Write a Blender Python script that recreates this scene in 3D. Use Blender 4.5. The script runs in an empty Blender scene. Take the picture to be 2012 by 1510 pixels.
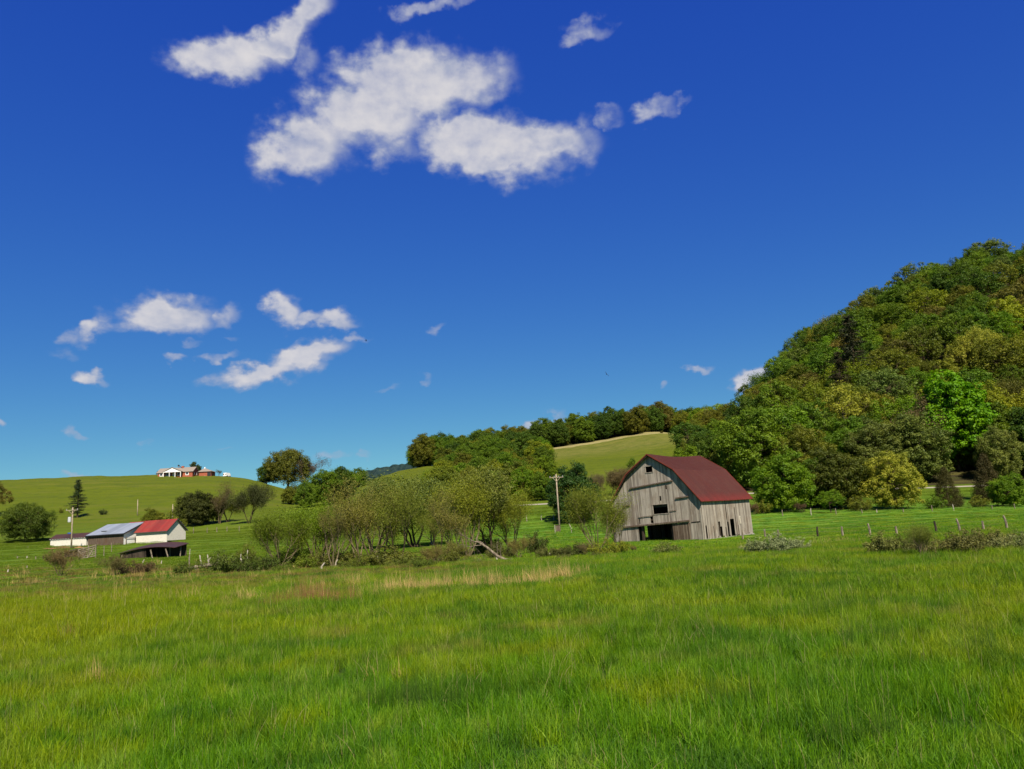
import bpy, math, random
import numpy as np

scene = bpy.context.scene
col = scene.collection
R_ = math.radians

# ------------------------------------------------------------------ camera
CAM = np.array([0.0, 0.0, 2.0])
FPX, PITCH, ROLL = 1565.0, R_(10.15), R_(3.4)
Fv = np.array([0, math.cos(PITCH), math.sin(PITCH)])
U0 = np.array([0, -math.sin(PITCH), math.cos(PITCH)])
R0 = np.array([1.0, 0, 0])
Rv = math.cos(ROLL) * R0 - math.sin(ROLL) * U0
Uv = math.sin(ROLL) * R0 + math.cos(ROLL) * U0
from mathutils import Matrix, Vector
cd = bpy.data.cameras.new("camera")
cam = bpy.data.objects.new("camera", cd)
col.objects.link(cam)
cam.matrix_world = Matrix(((Rv[0], Uv[0], -Fv[0], CAM[0]), (Rv[1], Uv[1], -Fv[1], CAM[1]),
                           (Rv[2], Uv[2], -Fv[2], CAM[2]), (0, 0, 0, 1)))
cd.sensor_width = 36.0
cd.lens = FPX / 2012 * 36
cd.clip_end = 6000
cd.clip_start = 0.1
scene.camera = cam

# ------------------------------------------------------------------ light, sky, exposure
SUN_EL, SUN_AZ = R_(46), R_(180 - 14)          # azimuth clockwise from +Y: behind the camera
sun_dir = Vector((math.sin(SUN_AZ) * math.cos(SUN_EL), math.cos(SUN_AZ) * math.cos(SUN_EL), math.sin(SUN_EL)))
sl = bpy.data.lights.new("sun", "SUN")
sl.energy = 5.0
sl.angle = R_(0.55)
sl.color = (1.0, 0.91, 0.76)
so = bpy.data.objects.new("sun", sl)
so.rotation_euler = sun_dir.to_track_quat('Z', 'Y').to_euler()
col.objects.link(so)
scene.view_settings.view_transform = 'Standard'
scene.view_settings.look = 'None'
scene.view_settings.exposure = 0.8
scene.view_settings.gamma = 1.0
scene.cycles.max_bounces = 6
scene.cycles.diffuse_bounces = 3
scene.cycles.transmission_bounces = 3
scene.cycles.caustics_reflective = False
scene.cycles.caustics_refractive = False


class NT:
    """small helper to wire shader nodes"""
    def __init__(s, tree):
        s.t = tree

    def n(s, typ, ins=None, **kw):
        nd = s.t.nodes.new(typ)
        for k, v in kw.items():
            setattr(nd, k, v)
        for k, v in (ins or {}).items():
            if isinstance(v, bpy.types.NodeSocket):
                s.t.links.new(v, nd.inputs[k])
            else:
                nd.inputs[k].default_value = v
        return nd

    def m(s, op, a, b=0.0, c=0.0, clamp=False):
        nd = s.n("ShaderNodeMath", {0: a, 1: b, 2: c}, operation=op)
        nd.use_clamp = clamp
        return nd.outputs[0]

    def mix(s, f, a, b, blend='MIX'):
        nd = s.n("ShaderNodeMix", data_type='RGBA', blend_type=blend)
        for i, v in ((0, f), (6, a), (7, b)):
            if isinstance(v, bpy.types.NodeSocket):
                s.t.links.new(v, nd.inputs[i])
            else:
                nd.inputs[i].default_value = (*v, 1) if (i and len(v) == 3) else v
        return nd.outputs[2]

    def noise(s, vec, scale, detail=3, rough=0.55, w=None):
        nd = s.n("ShaderNodeTexNoise", {"Vector": vec, "Scale": scale, "Detail": detail, "Roughness": rough})
        return nd

    def ramp(s, fac, stops, interp='LINEAR'):
        nd = s.n("ShaderNodeValToRGB", {0: fac})
        cr = nd.color_ramp
        cr.interpolation = interp
        while len(cr.elements) < len(stops):
            cr.elements.new(0.5)
        for e, (p, c) in zip(cr.elements, stops):
            e.position = p
            e.color = (*c, 1) if not isinstance(c, (int, float)) else (c, c, c, 1)
        return nd.outputs[0]

    def step(s, v, lo, hi):
        nd = s.n("ShaderNodeMapRange", {0: v, 1: lo, 2: hi, 3: 0.0, 4: 1.0}, interpolation_type='SMOOTHSTEP')
        return nd.outputs[0]


def ray(px, py):
    return Fv + (px - 1006) / FPX * Rv + (755 - py) / FPX * Uv


def proj(P):
    d = np.asarray(P, float) - CAM
    z = d @ Fv
    return 1006 + FPX * (d @ Rv) / z, 755 - FPX * (d @ Uv) / z


CLOUDS = [  # px, py, rx, ry, turn, strength
    (450, 118, 100, 40, -3, 1), (545, 85, 85, 40, 38, 1), (605, 28, 60, 30, 50, .9), (470, 145, 50, 24, -10, .8), (590, 125, 38, 28, 0, .6), (352, 100, 22, 12, 0, .5),
    (800, 160, 130, 62, 5, 1.1), (720, 215, 110, 58, 0, 1.1), (900, 158, 95, 48, 0, .85), (975, 150, 45, 45, 0, .55), (600, 290, 85, 62, 10, 1), (660, 250, 70, 50, -30, .8),
    (770, 285, 60, 40, 0, .6), (960, 286, 150, 56, -8, 1.15), (1050, 286, 110, 42, 0, 1.05), (905, 250, 60, 45, 0, 1), (1150, 285, 35, 45, 0, .6), (930, 335, 60, 18, -10, .4),
    (740, 105, 30, 15, 0, .45), (775, 92, 30, 12, 0, .4),
    (830, 20, 80, 16, 12, .65), (900, 5, 40, 14, 20, .6), (780, 22, 20, 9, 0, .45),
    (1150, 58, 55, 25, 15, .58), (1128, 85, 30, 16, 30, .5), (1200, 42, 20, 12, 0, .4),
    (1288, 220, 42, 18, 20, .6), (1330, 195, 25, 10, 35, .48), (1200, 238, 26, 15, 0, .42),
    (330, 622, 90, 34, -3, 1), (285, 625, 50, 30, 0, .9), (320, 643, 90, 20, 0, .8), (440, 628, 42, 18, 22, .6),
    (563, 605, 32, 28, 30, .9), (650, 633, 50, 17, -6, .85), (600, 622, 50, 14, 0, .8),
    (190, 640, 32, 16, 30, .65), (140, 655, 32, 14, 10, .5), (130, 688, 40, 14, 0, .3),
    (605, 698, 78, 27, 14, 1.05), (520, 732, 90, 17, 12, .9), (645, 680, 45, 20, 0, .7), (690, 665, 35, 9, 0, .6), (630, 717, 30, 12, 0, .5),
    (345, 708, 26, 10, 5, .6), (430, 706, 38, 9, 5, .55), (370, 678, 22, 7, 5, .42), (445, 675, 20, 6, 10, .4),
    (192, 738, 34, 12, 8, .6), (210, 725, 12, 14, 0, .5), (855, 646, 20, 9, 0, .5), (835, 742, 13, 8, 0, .42), (760, 760, 25, 8, 15, .38),
    (1378, 726, 24, 8, 0, .6), (1310, 764, 13, 8, 0, .42), (1475, 753, 36, 19, 15, 1), (145, 848, 26, 9, 0, .6), (4, 822, 16, 10, 0, .65),
    (660, 890, 32, 10, 15, .45), (710, 882, 18, 7, 15, .42), (1065, 826, 50, 10, 18, .6), (285, 868, 15, 7, 0, .35), (440, 880, 18, 5, 0, .35), (160, 938, 34, 7, 0, .4)]

world = bpy.data.worlds.new("World")
scene.world = world
world.use_nodes = True
wt = NT(world.node_tree)
world.node_tree.nodes.clear()
sky = wt.n("ShaderNodeTexSky", sky_type='NISHITA')
sky.sun_disc = False
sky.sun_elevation = SUN_EL
sky.sun_rotation = SUN_AZ
sky.altitude = 900
sky.air_density = 1.0
sky.dust_density = 0.5
sky.ozone_density = 2.5
hs = wt.n("ShaderNodeHueSaturation", {"Hue": 0.505, "Saturation": 1.22, "Value": 1.0, "Color": sky.outputs[0]})
tc = wt.n("ShaderNodeTexCoord")
sep = wt.n("ShaderNodeSeparateXYZ", {0: tc.outputs["Generated"]})
az = wt.m('ARCTAN2', sep.outputs[0], sep.outputs[1])
el = wt.m('ARCSINE', sep.outputs[2])
ae = wt.n("ShaderNodeCombineXYZ", {0: az, 1: el, 2: 0.0}).outputs[0]
aes = wt.n("ShaderNodeVectorMath", {0: ae, 1: (1.0, 1.35, 1.0)}, operation='MULTIPLY').outputs[0]
n1 = wt.noise(aes, 17, 5, 0.5)
n2 = wt.noise(aes, 60, 4, 0.5)
w1 = wt.n("ShaderNodeVectorMath", {0: n1.outputs["Color"], 1: (0.5, 0.5, 0.5)}, operation='SUBTRACT').outputs[0]
w2 = wt.n("ShaderNodeVectorMath", {0: n2.outputs["Color"], 1: (0.5, 0.5, 0.5)}, operation='SUBTRACT').outputs[0]
q1 = wt.n("ShaderNodeVectorMath", {0: w1, 3: 0.058}, operation='SCALE').outputs[0]
q2 = wt.n("ShaderNodeVectorMath", {0: w2, 3: 0.016}, operation='SCALE').outputs[0]
aw = wt.n("ShaderNodeVectorMath", {0: ae, 1: q1}, operation='ADD').outputs[0]
aw = wt.n("ShaderNodeVectorMath", {0: aw, 1: q2}, operation='ADD').outputs[0]


def azel(px, py):
    d = ray(px, py)
    d = d / np.linalg.norm(d)
    return np.array([math.atan2(d[0], d[1]), math.asin(d[2])])


field = None
for (px, py, rx, ry, turn, st) in CLOUDS:
    rx, ry = rx * 1.0, ry * 1.06
    c = azel(px, py)
    a = R_(turn)
    e1 = azel(px + rx * math.cos(a), py - rx * math.sin(a)) - c
    e2 = azel(px - ry * math.sin(a), py - ry * math.cos(a)) - c
    M = np.linalg.inv(np.array([e1, e2]).T)
    d = wt.n("ShaderNodeVectorMath", {0: aw, 1: (c[0], c[1], 0)}, operation='SUBTRACT').outputs[0]
    a1 = wt.n("ShaderNodeVectorMath", {0: d, 1: (M[0, 0], M[0, 1], 0)}, operation='DOT_PRODUCT').outputs["Value"]
    a2 = wt.n("ShaderNodeVectorMath", {0: d, 1: (M[1, 0], M[1, 1], 0)}, operation='DOT_PRODUCT').outputs["Value"]
    s1 = wt.m('MULTIPLY', a1, a1)
    s2 = wt.m('MULTIPLY_ADD', a2, a2, s1)
    s2 = wt.m('MULTIPLY_ADD', wt.m('MULTIPLY', s2, s2), 0.9, 1.0)
    v = wt.m('SUBTRACT', wt.m('DIVIDE', 1.32, s2), 0.17)
    v = wt.m('MULTIPLY', v, st, clamp=True)
    field = v if field is None else wt.m('SMOOTH_MAX', field, v, 0.12)
nf = wt.m('MULTIPLY_ADD', n1.outputs[0], 1.3, -0.65)
nf2 = wt.m('MULTIPLY_ADD', n2.outputs[0], 0.7, -0.35)
field = wt.m('MAXIMUM', wt.m('SUBTRACT', field, 0.09), 0.0)
gate = wt.m('MULTIPLY', wt.m('MULTIPLY', field, 5.0, clamp=True), wt.m('MULTIPLY_ADD', wt.step(field, 0.45, 1.0), -0.6, 1.0))
dens = wt.m('ADD', field, wt.m('MULTIPLY', wt.m('ADD', nf, nf2), gate))
alpha = wt.step(dens, 0.02, 1.05)
alpha = wt.m('MULTIPLY', alpha, 0.97)
core = wt.step(dens, 0.35, 1.25)
n3 = wt.noise(aes, 30, 4, 0.5)
dz = wt.m('SUBTRACT', wt.noise(wt.n("ShaderNodeVectorMath", {0: aes, 1: (0.0, 0.022, 0.0)}, operation='ADD').outputs[0], 17, 5, 0.5).outputs[0], n1.outputs[0])  # cloud shading put into the colour: greyer where the noise is denser above
core2 = wt.m('SUBTRACT', wt.m('MULTIPLY', core, wt.m('MULTIPLY_ADD', n3.outputs[0], 0.45, 0.80)), wt.m('MULTIPLY', wt.m('MAXIMUM', dz, 0.0), 1.6), clamp=True)
ccol = wt.mix(core2, (0.22, 0.245, 0.32), (0.415, 0.402, 0.408))
ssp = wt.n("ShaderNodeSeparateColor", {0: hs.outputs[0]})
chan = []
for i_, (k_, g_) in enumerate(((0.278, 1.05), (0.452, 1.02), (0.405, 0.36))):
    v = wt.m('MULTIPLY', ssp.outputs[i_], 0.092)
    chan.append(wt.m('MULTIPLY', wt.m('POWER', v, g_), k_))
scol = wt.n("ShaderNodeCombineColor", {0: chan[0], 1: chan[1], 2: chan[2]}).outputs[0]
bgA = wt.n("ShaderNodeBackground", {"Color": scol, "Strength": 1.0})
bgB = wt.n("ShaderNodeBackground", {"Color": ccol, "Strength": 1.0})
ms = wt.n("ShaderNodeMixShader", {0: alpha, 1: bgA.outputs[0], 2: bgB.outputs[0]})
wt.n("ShaderNodeOutputWorld", {0: ms.outputs[0]})

# ------------------------------------------------------------------ terrain height
COLPX = [-150, 0, 200, 400, 500, 600, 800, 1000, 1200, 1300, 1400, 1500, 1600, 1800, 2012, 2200]


def yh(px):
    lo, hi = 600, 1500
    for _ in range(40):
        m = (lo + hi) / 2
        if ray(px, m)[2] > 0:
            lo = m
        else:
            hi = m
    return lo


COLT = []
for p_ in COLPX:
    d_ = ray(p_, yh(p_))
    COLT.append(d_[0] / d_[1])
COLT = np.array(COLT)
ROWS = [
    (0,    [0] * 16),
    (25,   [0] * 16),
    (45,   [.1, .1, .05, 0, 0, 0, 0, 0, 0, 0, 0, 0, 0, 0, 0, 0]),
    (60,   [.4, .35, .2, .1, 0, -.05, -.15, -.15, -.2, -.2, -.2, -.2, -.1, -.1, -.1, -.1]),
    (90,   [1.2, 1.0, .45, .1, .2, .1, -.1, -.2, -.3, -.3, -.3, -.2, -.2, -.2, -.3, -.3]),
    (135,  [2.6, 2.4, 1.8, 1.7, 1.7, 1.6, 1.4, 1.1, 1.0, 1.2, 1.4, 1.5, 1.2, .8, .3, .1]),
    (150,  [3.9, 3.6, 3.1, 2.9, 2.7, 2.5, 2.2, 2.0, 2.0, 2.2, 2.4, 2.6, 2.2, 1.6, 1.0, .8]),
    (165,  [5.2, 4.9, 4.0, 4.0, 4.0, 4.0, 4.2, 4.4, 4.4, 4.4, 4.4, 4.3, 4, 3.2, 2.7, 2.4]),
    (179,  [6.5, 6.2, 5.6, 5.8, 6.2, 6.6, 6.9, 6.4, 6.3, 6.2, 6.1, 6.0, 5.7, 5.0, 4.5, 4.2]),
    (190,  [7.6, 7.3, 6.9, 7.2, 7.4, 7.6, 7.9, 7.4, 7.3, 7.2, 7.1, 7.0, 6.7, 6.0, 5.5, 5.2]),
    (230,  [13.5, 13, 12, 12, 11, 10.5, 11, 12, 13, 13.5, 14, 15, 17, 19, 21, 21]),
    (270,  [22, 21.5, 20, 19, 17, 14, 15, 20, 21, 22, 23, 27, 33, 40, 46, 48]),
    (310,  [30.5, 30, 29, 27, 24, 18, 21, 27, 28, 29.5, 30, 36, 46, 60, 70, 73]),
    (350,  [35.5, 35, 34.2, 32, 29, 21.5, 28, 32, 34.6, 37.4, 36, 41, 58, 80, 95, 98]),
    (400,  [35.5, 35.5, 34.5, 31.8, 27, 20, 33, 36.5, 43, 45, 40, 48, 73, 94, 113, 118]),
    (460,  [29, 29, 29, 27, 21, 16, 28, 35, 41, 43, 43, 52, 76, 102, 124, 130]),
    (700,  [5, 5, 5, 5, 5, 5, 8, 15, 20, 25, 30, 40, 55, 85, 105, 110]),
    (1600, [-30] * 16)]
RY = np.array([r[0] for r in ROWS], float)
RZ = np.array([r[1] for r in ROWS], float)


def pchip(x, y, q):
    """monotone cubic along axis 0 of y"""
    h = np.diff(x)[:, None]
    d = np.diff(y, axis=0) / h
    m = np.zeros_like(y)
    w1_, w2_ = 2 * h[1:] + h[:-1], h[1:] + 2 * h[:-1]
    ok = d[:-1] * d[1:] > 0
    with np.errstate(divide='ignore', invalid='ignore'):
        hm = (w1_ + w2_) / (w1_ / d[:-1] + w2_ / d[1:])
    m[1:-1] = np.where(ok, hm, 0)
    m[0], m[-1] = d[0], d[-1]
    i = np.clip(np.searchsorted(x, q, side='right') - 1, 0, len(x) - 2)
    t = ((q - x[i]) / (x[i + 1] - x[i]))[:, None]
    hh = (x[i + 1] - x[i])[:, None]
    return ((2 * t**3 - 3 * t**2 + 1) * y[i] + (t**3 - 2 * t**2 + t) * hh * m[i]
            + (-2 * t**3 + 3 * t**2) * y[i + 1] + (t**3 - t**2) * hh * m[i + 1])


FY = np.concatenate([np.arange(0, 500, 1.0), np.arange(500, 1601, 10.0)])
FT = np.linspace(COLT[0], COLT[-1], 500)
G1 = pchip(RY, RZ, FY)
G2 = pchip(COLT, G1.T, FT).T           # [Y, T]
# soften along t
ker = np.exp(-0.5 * (np.arange(-12, 13) / 6.0) ** 2)
ker /= ker.sum()
pad = np.pad(G2, ((0, 0), (12, 12)), mode='edge')
G2 = sum(ker[k] * pad[:, k:k + G2.shape[1]] for k in range(25))


def vnoise(x, y, seed=0):
    """smooth value noise, vectorised"""
    x = np.asarray(x, float)
    y = np.asarray(y, float)
    xi, yi = np.floor(x).astype(np.int64), np.floor(y).astype(np.int64)
    fx, fy = x - xi, y - yi
    fx, fy = fx * fx * (3 - 2 * fx), fy * fy * (3 - 2 * fy)

    def hsh(a, b):
        v = np.sin(a * 127.1 + b * 311.7 + seed * 74.7) * 43758.5453
        return v - np.floor(v)
    return ((hsh(xi, yi) * (1 - fx) + hsh(xi + 1, yi) * fx) * (1 - fy)
            + (hsh(xi, yi + 1) * (1 - fx) + hsh(xi + 1, yi + 1) * fx) * fy) - 0.5


def H(x, y):
    x = np.asarray(x, float)
    y = np.asarray(y, float)
    yc = np.clip(y, 0, 1599)
    t = np.clip(x / np.maximum(yc, 12), COLT[0], COLT[-1])
    iy = np.clip(np.searchsorted(FY, yc, side='right') - 1, 0, len(FY) - 2)
    fy = (yc - FY[iy]) / (FY[iy + 1] - FY[iy])
    ft = (t - FT[0]) / (FT[1] - FT[0])
    it = np.clip(np.floor(ft).astype(int), 0, len(FT) - 2)
    ft = ft - it
    z = ((G2[iy, it] * (1 - ft) + G2[iy, it + 1] * ft) * (1 - fy)
         + (G2[iy + 1, it] * (1 - ft) + G2[iy + 1, it + 1] * ft) * fy)
    amp = np.interp(yc, [0, 12, 60, 130, 172, 179, 190, 198, 230, 400], [0.04, 0.08, 0.16, 0.15, 0.06, 0, 0, .05, 0.35, 0.7])
    z = z + amp * (vnoise(x / 9, y / 9, 1) + 0.5 * vnoise(x / 3.3, y / 3.3, 2)) * 1.2
    return z


def spot(px, Y, py=None):
    """ground point in the direction px at depth Y"""
    if py is None:
        py = yh(px)
    z = 0.0
    X = 0.0
    for _ in range(6):
        # solve X so that (X,Y,z) projects at px
        a = Rv - (px - 1006) / FPX * Fv
        X = -(a[1] * Y + a[2] * (z - CAM[2])) / a[0]
        z = float(H(X, Y))
    return X, Y, z


def ztop(X, Y, py):
    """height of a point above (X,Y) that shows at picture row py"""
    b = Uv - (755 - py) / FPX * Fv
    return CAM[2] - (b[0] * X + b[1] * Y) / b[2]


# ------------------------------------------------------------------ mesh helpers
def mesh_np(name, V, F, mat=None, attrs=None, smooth=False):
    """V (n,3); F list of faces or (m,k) array"""
    me = bpy.data.meshes.new(name)
    V = np.asarray(V, np.float32)
    if isinstance(F, np.ndarray):
        m, k = F.shape
        me.vertices.add(len(V))
        me.vertices.foreach_set("co", V.ravel())
        me.loops.add(m * k)
        me.loops.foreach_set("vertex_index", F.astype(np.int32).ravel())
        me.polygons.add(m)
        me.polygons.foreach_set("loop_start", (np.arange(m) * k).astype(np.int32))
        me.polygons.foreach_set("loop_total", np.full(m, k, np.int32))
        me.update(calc_edges=True)
    else:
        me.from_pydata([tuple(map(float, v)) for v in V], [], F)
        me.update()
    for an, (dom, vals) in (attrs or {}).items():
        at = me.attributes.new(an, 'FLOAT', dom)
        at.data.foreach_set("value", np.asarray(vals, np.float32))
    if mat:
        me.materials.append(mat)
    if smooth:
        me.polygons.foreach_set("use_smooth", np.ones(len(me.polygons), bool))
    return me


def link(name, me, parent=None, loc=None):
    o = bpy.data.objects.new(name, me)
    col.objects.link(o)
    if parent is not None:
        o.parent = parent
    if loc is not None:
        o.location = loc
    return o


def empty(name, loc=(0, 0, 0), rz=0.0, rx=0.0, ry=0.0):
    o = bpy.data.objects.new(name, None)
    o.empty_display_size = 0.5
    col.objects.link(o)
    o.location = loc
    o.rotation_euler = (rx, ry, rz)
    return o


def tag(o, label=None, cat=None, group=None, kind=None):
    if label:
        o["label"] = label
    if cat:
        o["category"] = cat
    if group:
        o["group"] = group
    if kind:
        o["kind"] = kind
    return o


class MB:
    """collects boxes, tubes and faces into one mesh, one random value per piece"""
    def __init__(s, seed=1):
        s.V, s.F, s.A = [], [], []
        s.rng = random.Random(seed)

    def face(s, pts, idx=None, val=None):
        b = len(s.V)
        s.V += [tuple(p) for p in pts]
        fs = idx or [tuple(range(len(pts)))]
        v = s.rng.random() if val is None else val
        for f in fs:
            s.F.append(tuple(b + i for i in f))
            s.A.append(v)

    def box(s, lo, hi, val=None, M=None):
        x0, y0, z0 = lo
        x1, y1, z1 = hi
        p = [(x0, y0, z0), (x1, y0, z0), (x1, y1, z0), (x0, y1, z0), (x0, y0, z1), (x1, y0, z1), (x1, y1, z1), (x0, y1, z1)]
        if M is not None:
            p = [tuple(M @ Vector(q)) for q in p]
        s.hexa(p, val)

    def hexa(s, p, val=None):
        s.face(p, [(0, 3, 2, 1), (4, 5, 6, 7), (0, 1, 5, 4), (1, 2, 6, 5), (2, 3, 7, 6), (3, 0, 4, 7)], val)

    def tube(s, pts, rad, n=6, val=None, caps=True):
        pts = [Vector(p) for p in pts]
        if isinstance(rad, (int, float)):
            rad = [rad] * len(pts)
        rings = []
        for i, p in enumerate(pts):
            d = (pts[min(i + 1, len(pts) - 1)] - pts[max(i - 1, 0)]).normalized()
            a = d.orthogonal().normalized() if i == 0 else (a - d * a.dot(d)).normalized()
            b = d.cross(a)
            rings.append([p + (a * math.cos(2 * math.pi * k / n) + b * math.sin(2 * math.pi * k / n)) * rad[i] for k in range(n)])
        P = [q for r in rings for q in r]
        F = []
        for i in range(len(pts) - 1):
            for k in range(n):
                F.append((i * n + k, i * n + (k + 1) % n, (i + 1) * n + (k + 1) % n, (i + 1) * n + k))
        if caps:
            F.append(tuple(range(n - 1, -1, -1)))
            F.append(tuple((len(pts) - 1) * n + k for k in range(n)))
        s.face(P, F, val)

    def bar(s, a, b, w, h, val=None):
        """square bar from a to b"""
        a, b = Vector(a), Vector(b)
        d = (b - a).normalized()
        up = Vector((0, 0, 1)) if abs(d.z) < 0.95 else Vector((0, 1, 0))
        x = d.cross(up).normalized() * (w / 2)
        y = x.cross(d).normalized() * (h / 2)
        s.hexa([a - x - y, a + x - y, b + x - y, b - x - y, a - x + y, a + x + y, b + x + y, b - x + y], val)

    def build(s, name, mat, parent=None, smooth=False):
        me = bpy.data.meshes.new(name)
        me.from_pydata([tuple(map(float, v)) for v in s.V], [], s.F)
        at = me.attributes.new("rnd", 'FLOAT', 'FACE')
        at.data.foreach_set("value", np.array(s.A, np.float32))
        me.materials.append(mat)
        if smooth:
            me.polygons.foreach_set("use_smooth", np.ones(len(me.polygons), bool))
        me.update()
        return link(name, me, parent)


# ------------------------------------------------------------------ materials
ALB = 0.77      # all reflectances, against the exposure above


def new_mat(name):
    m = bpy.data.materials.new(name)
    m.use_nodes = True
    m.node_tree.nodes.clear()
    return m, NT(m.node_tree)


def finish(t, colr, rough=0.8, bump=None, bstr=0.3, bdist=0.05, metal=0.0, spec=0.3):
    colr = t.mix(1.0, colr, (ALB, ALB, ALB), 'MULTIPLY')
    p = t.n("ShaderNodeBsdfPrincipled", {"Roughness": rough, "Metallic": metal, "Specular IOR Level": spec})
    if isinstance(colr, bpy.types.NodeSocket):
        t.t.links.new(colr, p.inputs["Base Color"])
    else:
        p.inputs["Base Color"].default_value = (*colr, 1)
    if bump is not None:
        b = t.n("ShaderNodeBump", {"Strength": bstr, "Distance": bdist, "Height": bump})
        t.t.links.new(b.outputs[0], p.inputs["Normal"])
    t.n("ShaderNodeOutputMaterial", {0: p.outputs[0]})
    return p


def field_colour(t, pos):
    """colour of the living ground cover from its place in the world"""
    sp = t.n("ShaderNodeSeparateXYZ", {0: pos})
    X, Y = sp.outputs[0], sp.outputs[1]
    flat = t.n("ShaderNodeCombineXYZ", {0: X, 1: Y, 2: 0.0}).outputs[0]
    big = t.noise(flat, 0.045, 3, 0.5).outputs[0]
    stretch = t.n("ShaderNodeVectorMath", {0: flat, 1: (0.75, 1.0, 1.0)}, operation='MULTIPLY').outputs[0]
    mid = t.noise(stretch, 0.30, 5, 0.65).outputs[0]
    fine = t.noise(flat, 1.1, 4, 0.65).outputs[0]
    Yn = t.m('ADD', Y, t.m('MULTIPLY_ADD', mid, 14, -7))
    Yn = t.m('ADD', Yn, t.m('MULTIPLY', X, -0.05))
    d = t.m('DIVIDE', Yn, 400)
    lush = (0.100, 0.245, 0.010)
    deep = (0.052, 0.150, 0.010)
    yell = (0.26, 0.315, 0.016)
    pale = (0.235, 0.350, 0.045)
    base = t.ramp(d, [(0.0, lush), (0.026, lush), (0.042, (0.165, 0.270, .012)), (0.085, (0.150, 0.270, 0.014)), (0.14, (0.150, 0.280, .016)), (0.2, (0.140, 0.290, 0.022)),
                      (0.34, (0.130, 0.285, 0.024)), (0.42, (0.105, 0.170, 0.008)), (0.55, (0.105, 0.142, 0.004)), (0.75, (0.110, 0.138, 0.005)), (1.0, (0.115, 0.138, 0.006))])
    near = t.step(Y, 170, 120)
    c = t.mix(t.m('MULTIPLY', t.m('MULTIPLY', t.step(big, 0.48, 0.60), 0.6), near), base, (0.080, 0.205, 0.012))
    m2 = t.noise(flat, 0.55, 4, 0.6).outputs[0]
    c = t.mix(t.m('MULTIPLY', t.m('MULTIPLY', t.step(mid, 0.49, 0.59), 0.55), near), c, yell)
    c = t.mix(t.m('MULTIPLY', t.m('MULTIPLY', t.step(m2, 0.48, 0.38), 0.65), near), c, deep)
    c = t.mix(t.m('MULTIPLY', t.step(mid, 0.49, 0.37), 0.6), c, t.mix(near, (0.070, 0.100, 0.006), deep))
    c = t.mix(t.m('MULTIPLY', t.m('MULTIPLY', t.step(fine, 0.53, 0.66), 0.6), near), c, pale)
    c = t.mix(t.m('MULTIPLY', t.m('MULTIPLY', t.step(fine, 0.47, 0.36), 0.6), near), c, deep)
    brn = t.noise(stretch, 0.5, 4, 0.65).outputs[0]
    c = t.mix(t.m('MULTIPLY', t.m('MULTIPLY', t.step(brn, 0.54, 0.66), 0.5), t.m('MULTIPLY', t.step(Y, 9, 14), near)), c, (0.27, 0.23, 0.06))
    c = t.mix(t.m('MULTIPLY', t.m('MULTIPLY', t.step(X, 5, -25), t.step(Y, 60, 85)), t.m('MULTIPLY', t.step(Y, 210, 180), 0.65)), c, (0.120, 0.175, 0.010))
    # rough ground with dead stalks along the creek
    rough = t.m('MULTIPLY', t.m('MULTIPLY', t.step(Yn, 34, 42), t.step(Yn, 92, 78)), t.step(X, 2, -6))
    c = t.mix(t.m('MULTIPLY', rough, t.step(brn, 0.44, 0.60)), c, (0.22, 0.165, 0.045))
    c = t.mix(t.m('MULTIPLY', t.m('MULTIPLY', rough, t.step(fine, 0.5, 0.36)), .8), c, (0.055, 0.085, 0.012))
    # sour yellow-green stand of grass on the left of the field
    my = t.m('MULTIPLY', t.step(t.m('ADD', X, t.m('MULTIPLY', Y, .30)), 1.0, -7.0), t.m('MULTIPLY', t.step(Yn, 13, 19), t.step(Yn, 44, 34)))
    c = t.mix(t.m('MULTIPLY', my, 0.55), c, (0.26, 0.30, 0.008))
    # dry rim along the top edge of the high meadow
    rim = t.m('MULTIPLY', t.step(t.m('ADD', Y, t.m('MULTIPLY', mid, 6)), 371, 374), t.m('MULTIPLY', t.step(X, 4, 10), t.step(X, 80, 70)))
    mdw = t.m('MULTIPLY', t.step(Y, 290, 330), t.m('MULTIPLY', t.step(X, -5, 5), t.step(X, 85, 75)))
    c = t.mix(t.m('MULTIPLY', mdw, 0.7), c, t.mix(t.step(mid, .4, .6), (0.135, 0.150, 0.022), (0.20, 0.185, 0.045)))
    c = t.mix(t.m('MULTIPLY', rim, 0.75), c, (0.42, 0.35, 0.16))
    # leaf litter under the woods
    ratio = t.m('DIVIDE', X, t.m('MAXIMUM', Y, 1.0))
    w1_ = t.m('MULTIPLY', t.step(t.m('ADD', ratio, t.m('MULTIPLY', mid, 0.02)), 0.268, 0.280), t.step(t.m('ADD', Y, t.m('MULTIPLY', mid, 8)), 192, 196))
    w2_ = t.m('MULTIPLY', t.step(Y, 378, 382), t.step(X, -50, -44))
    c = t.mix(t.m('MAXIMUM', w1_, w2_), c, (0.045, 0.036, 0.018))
    return c, fine, mid


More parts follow.
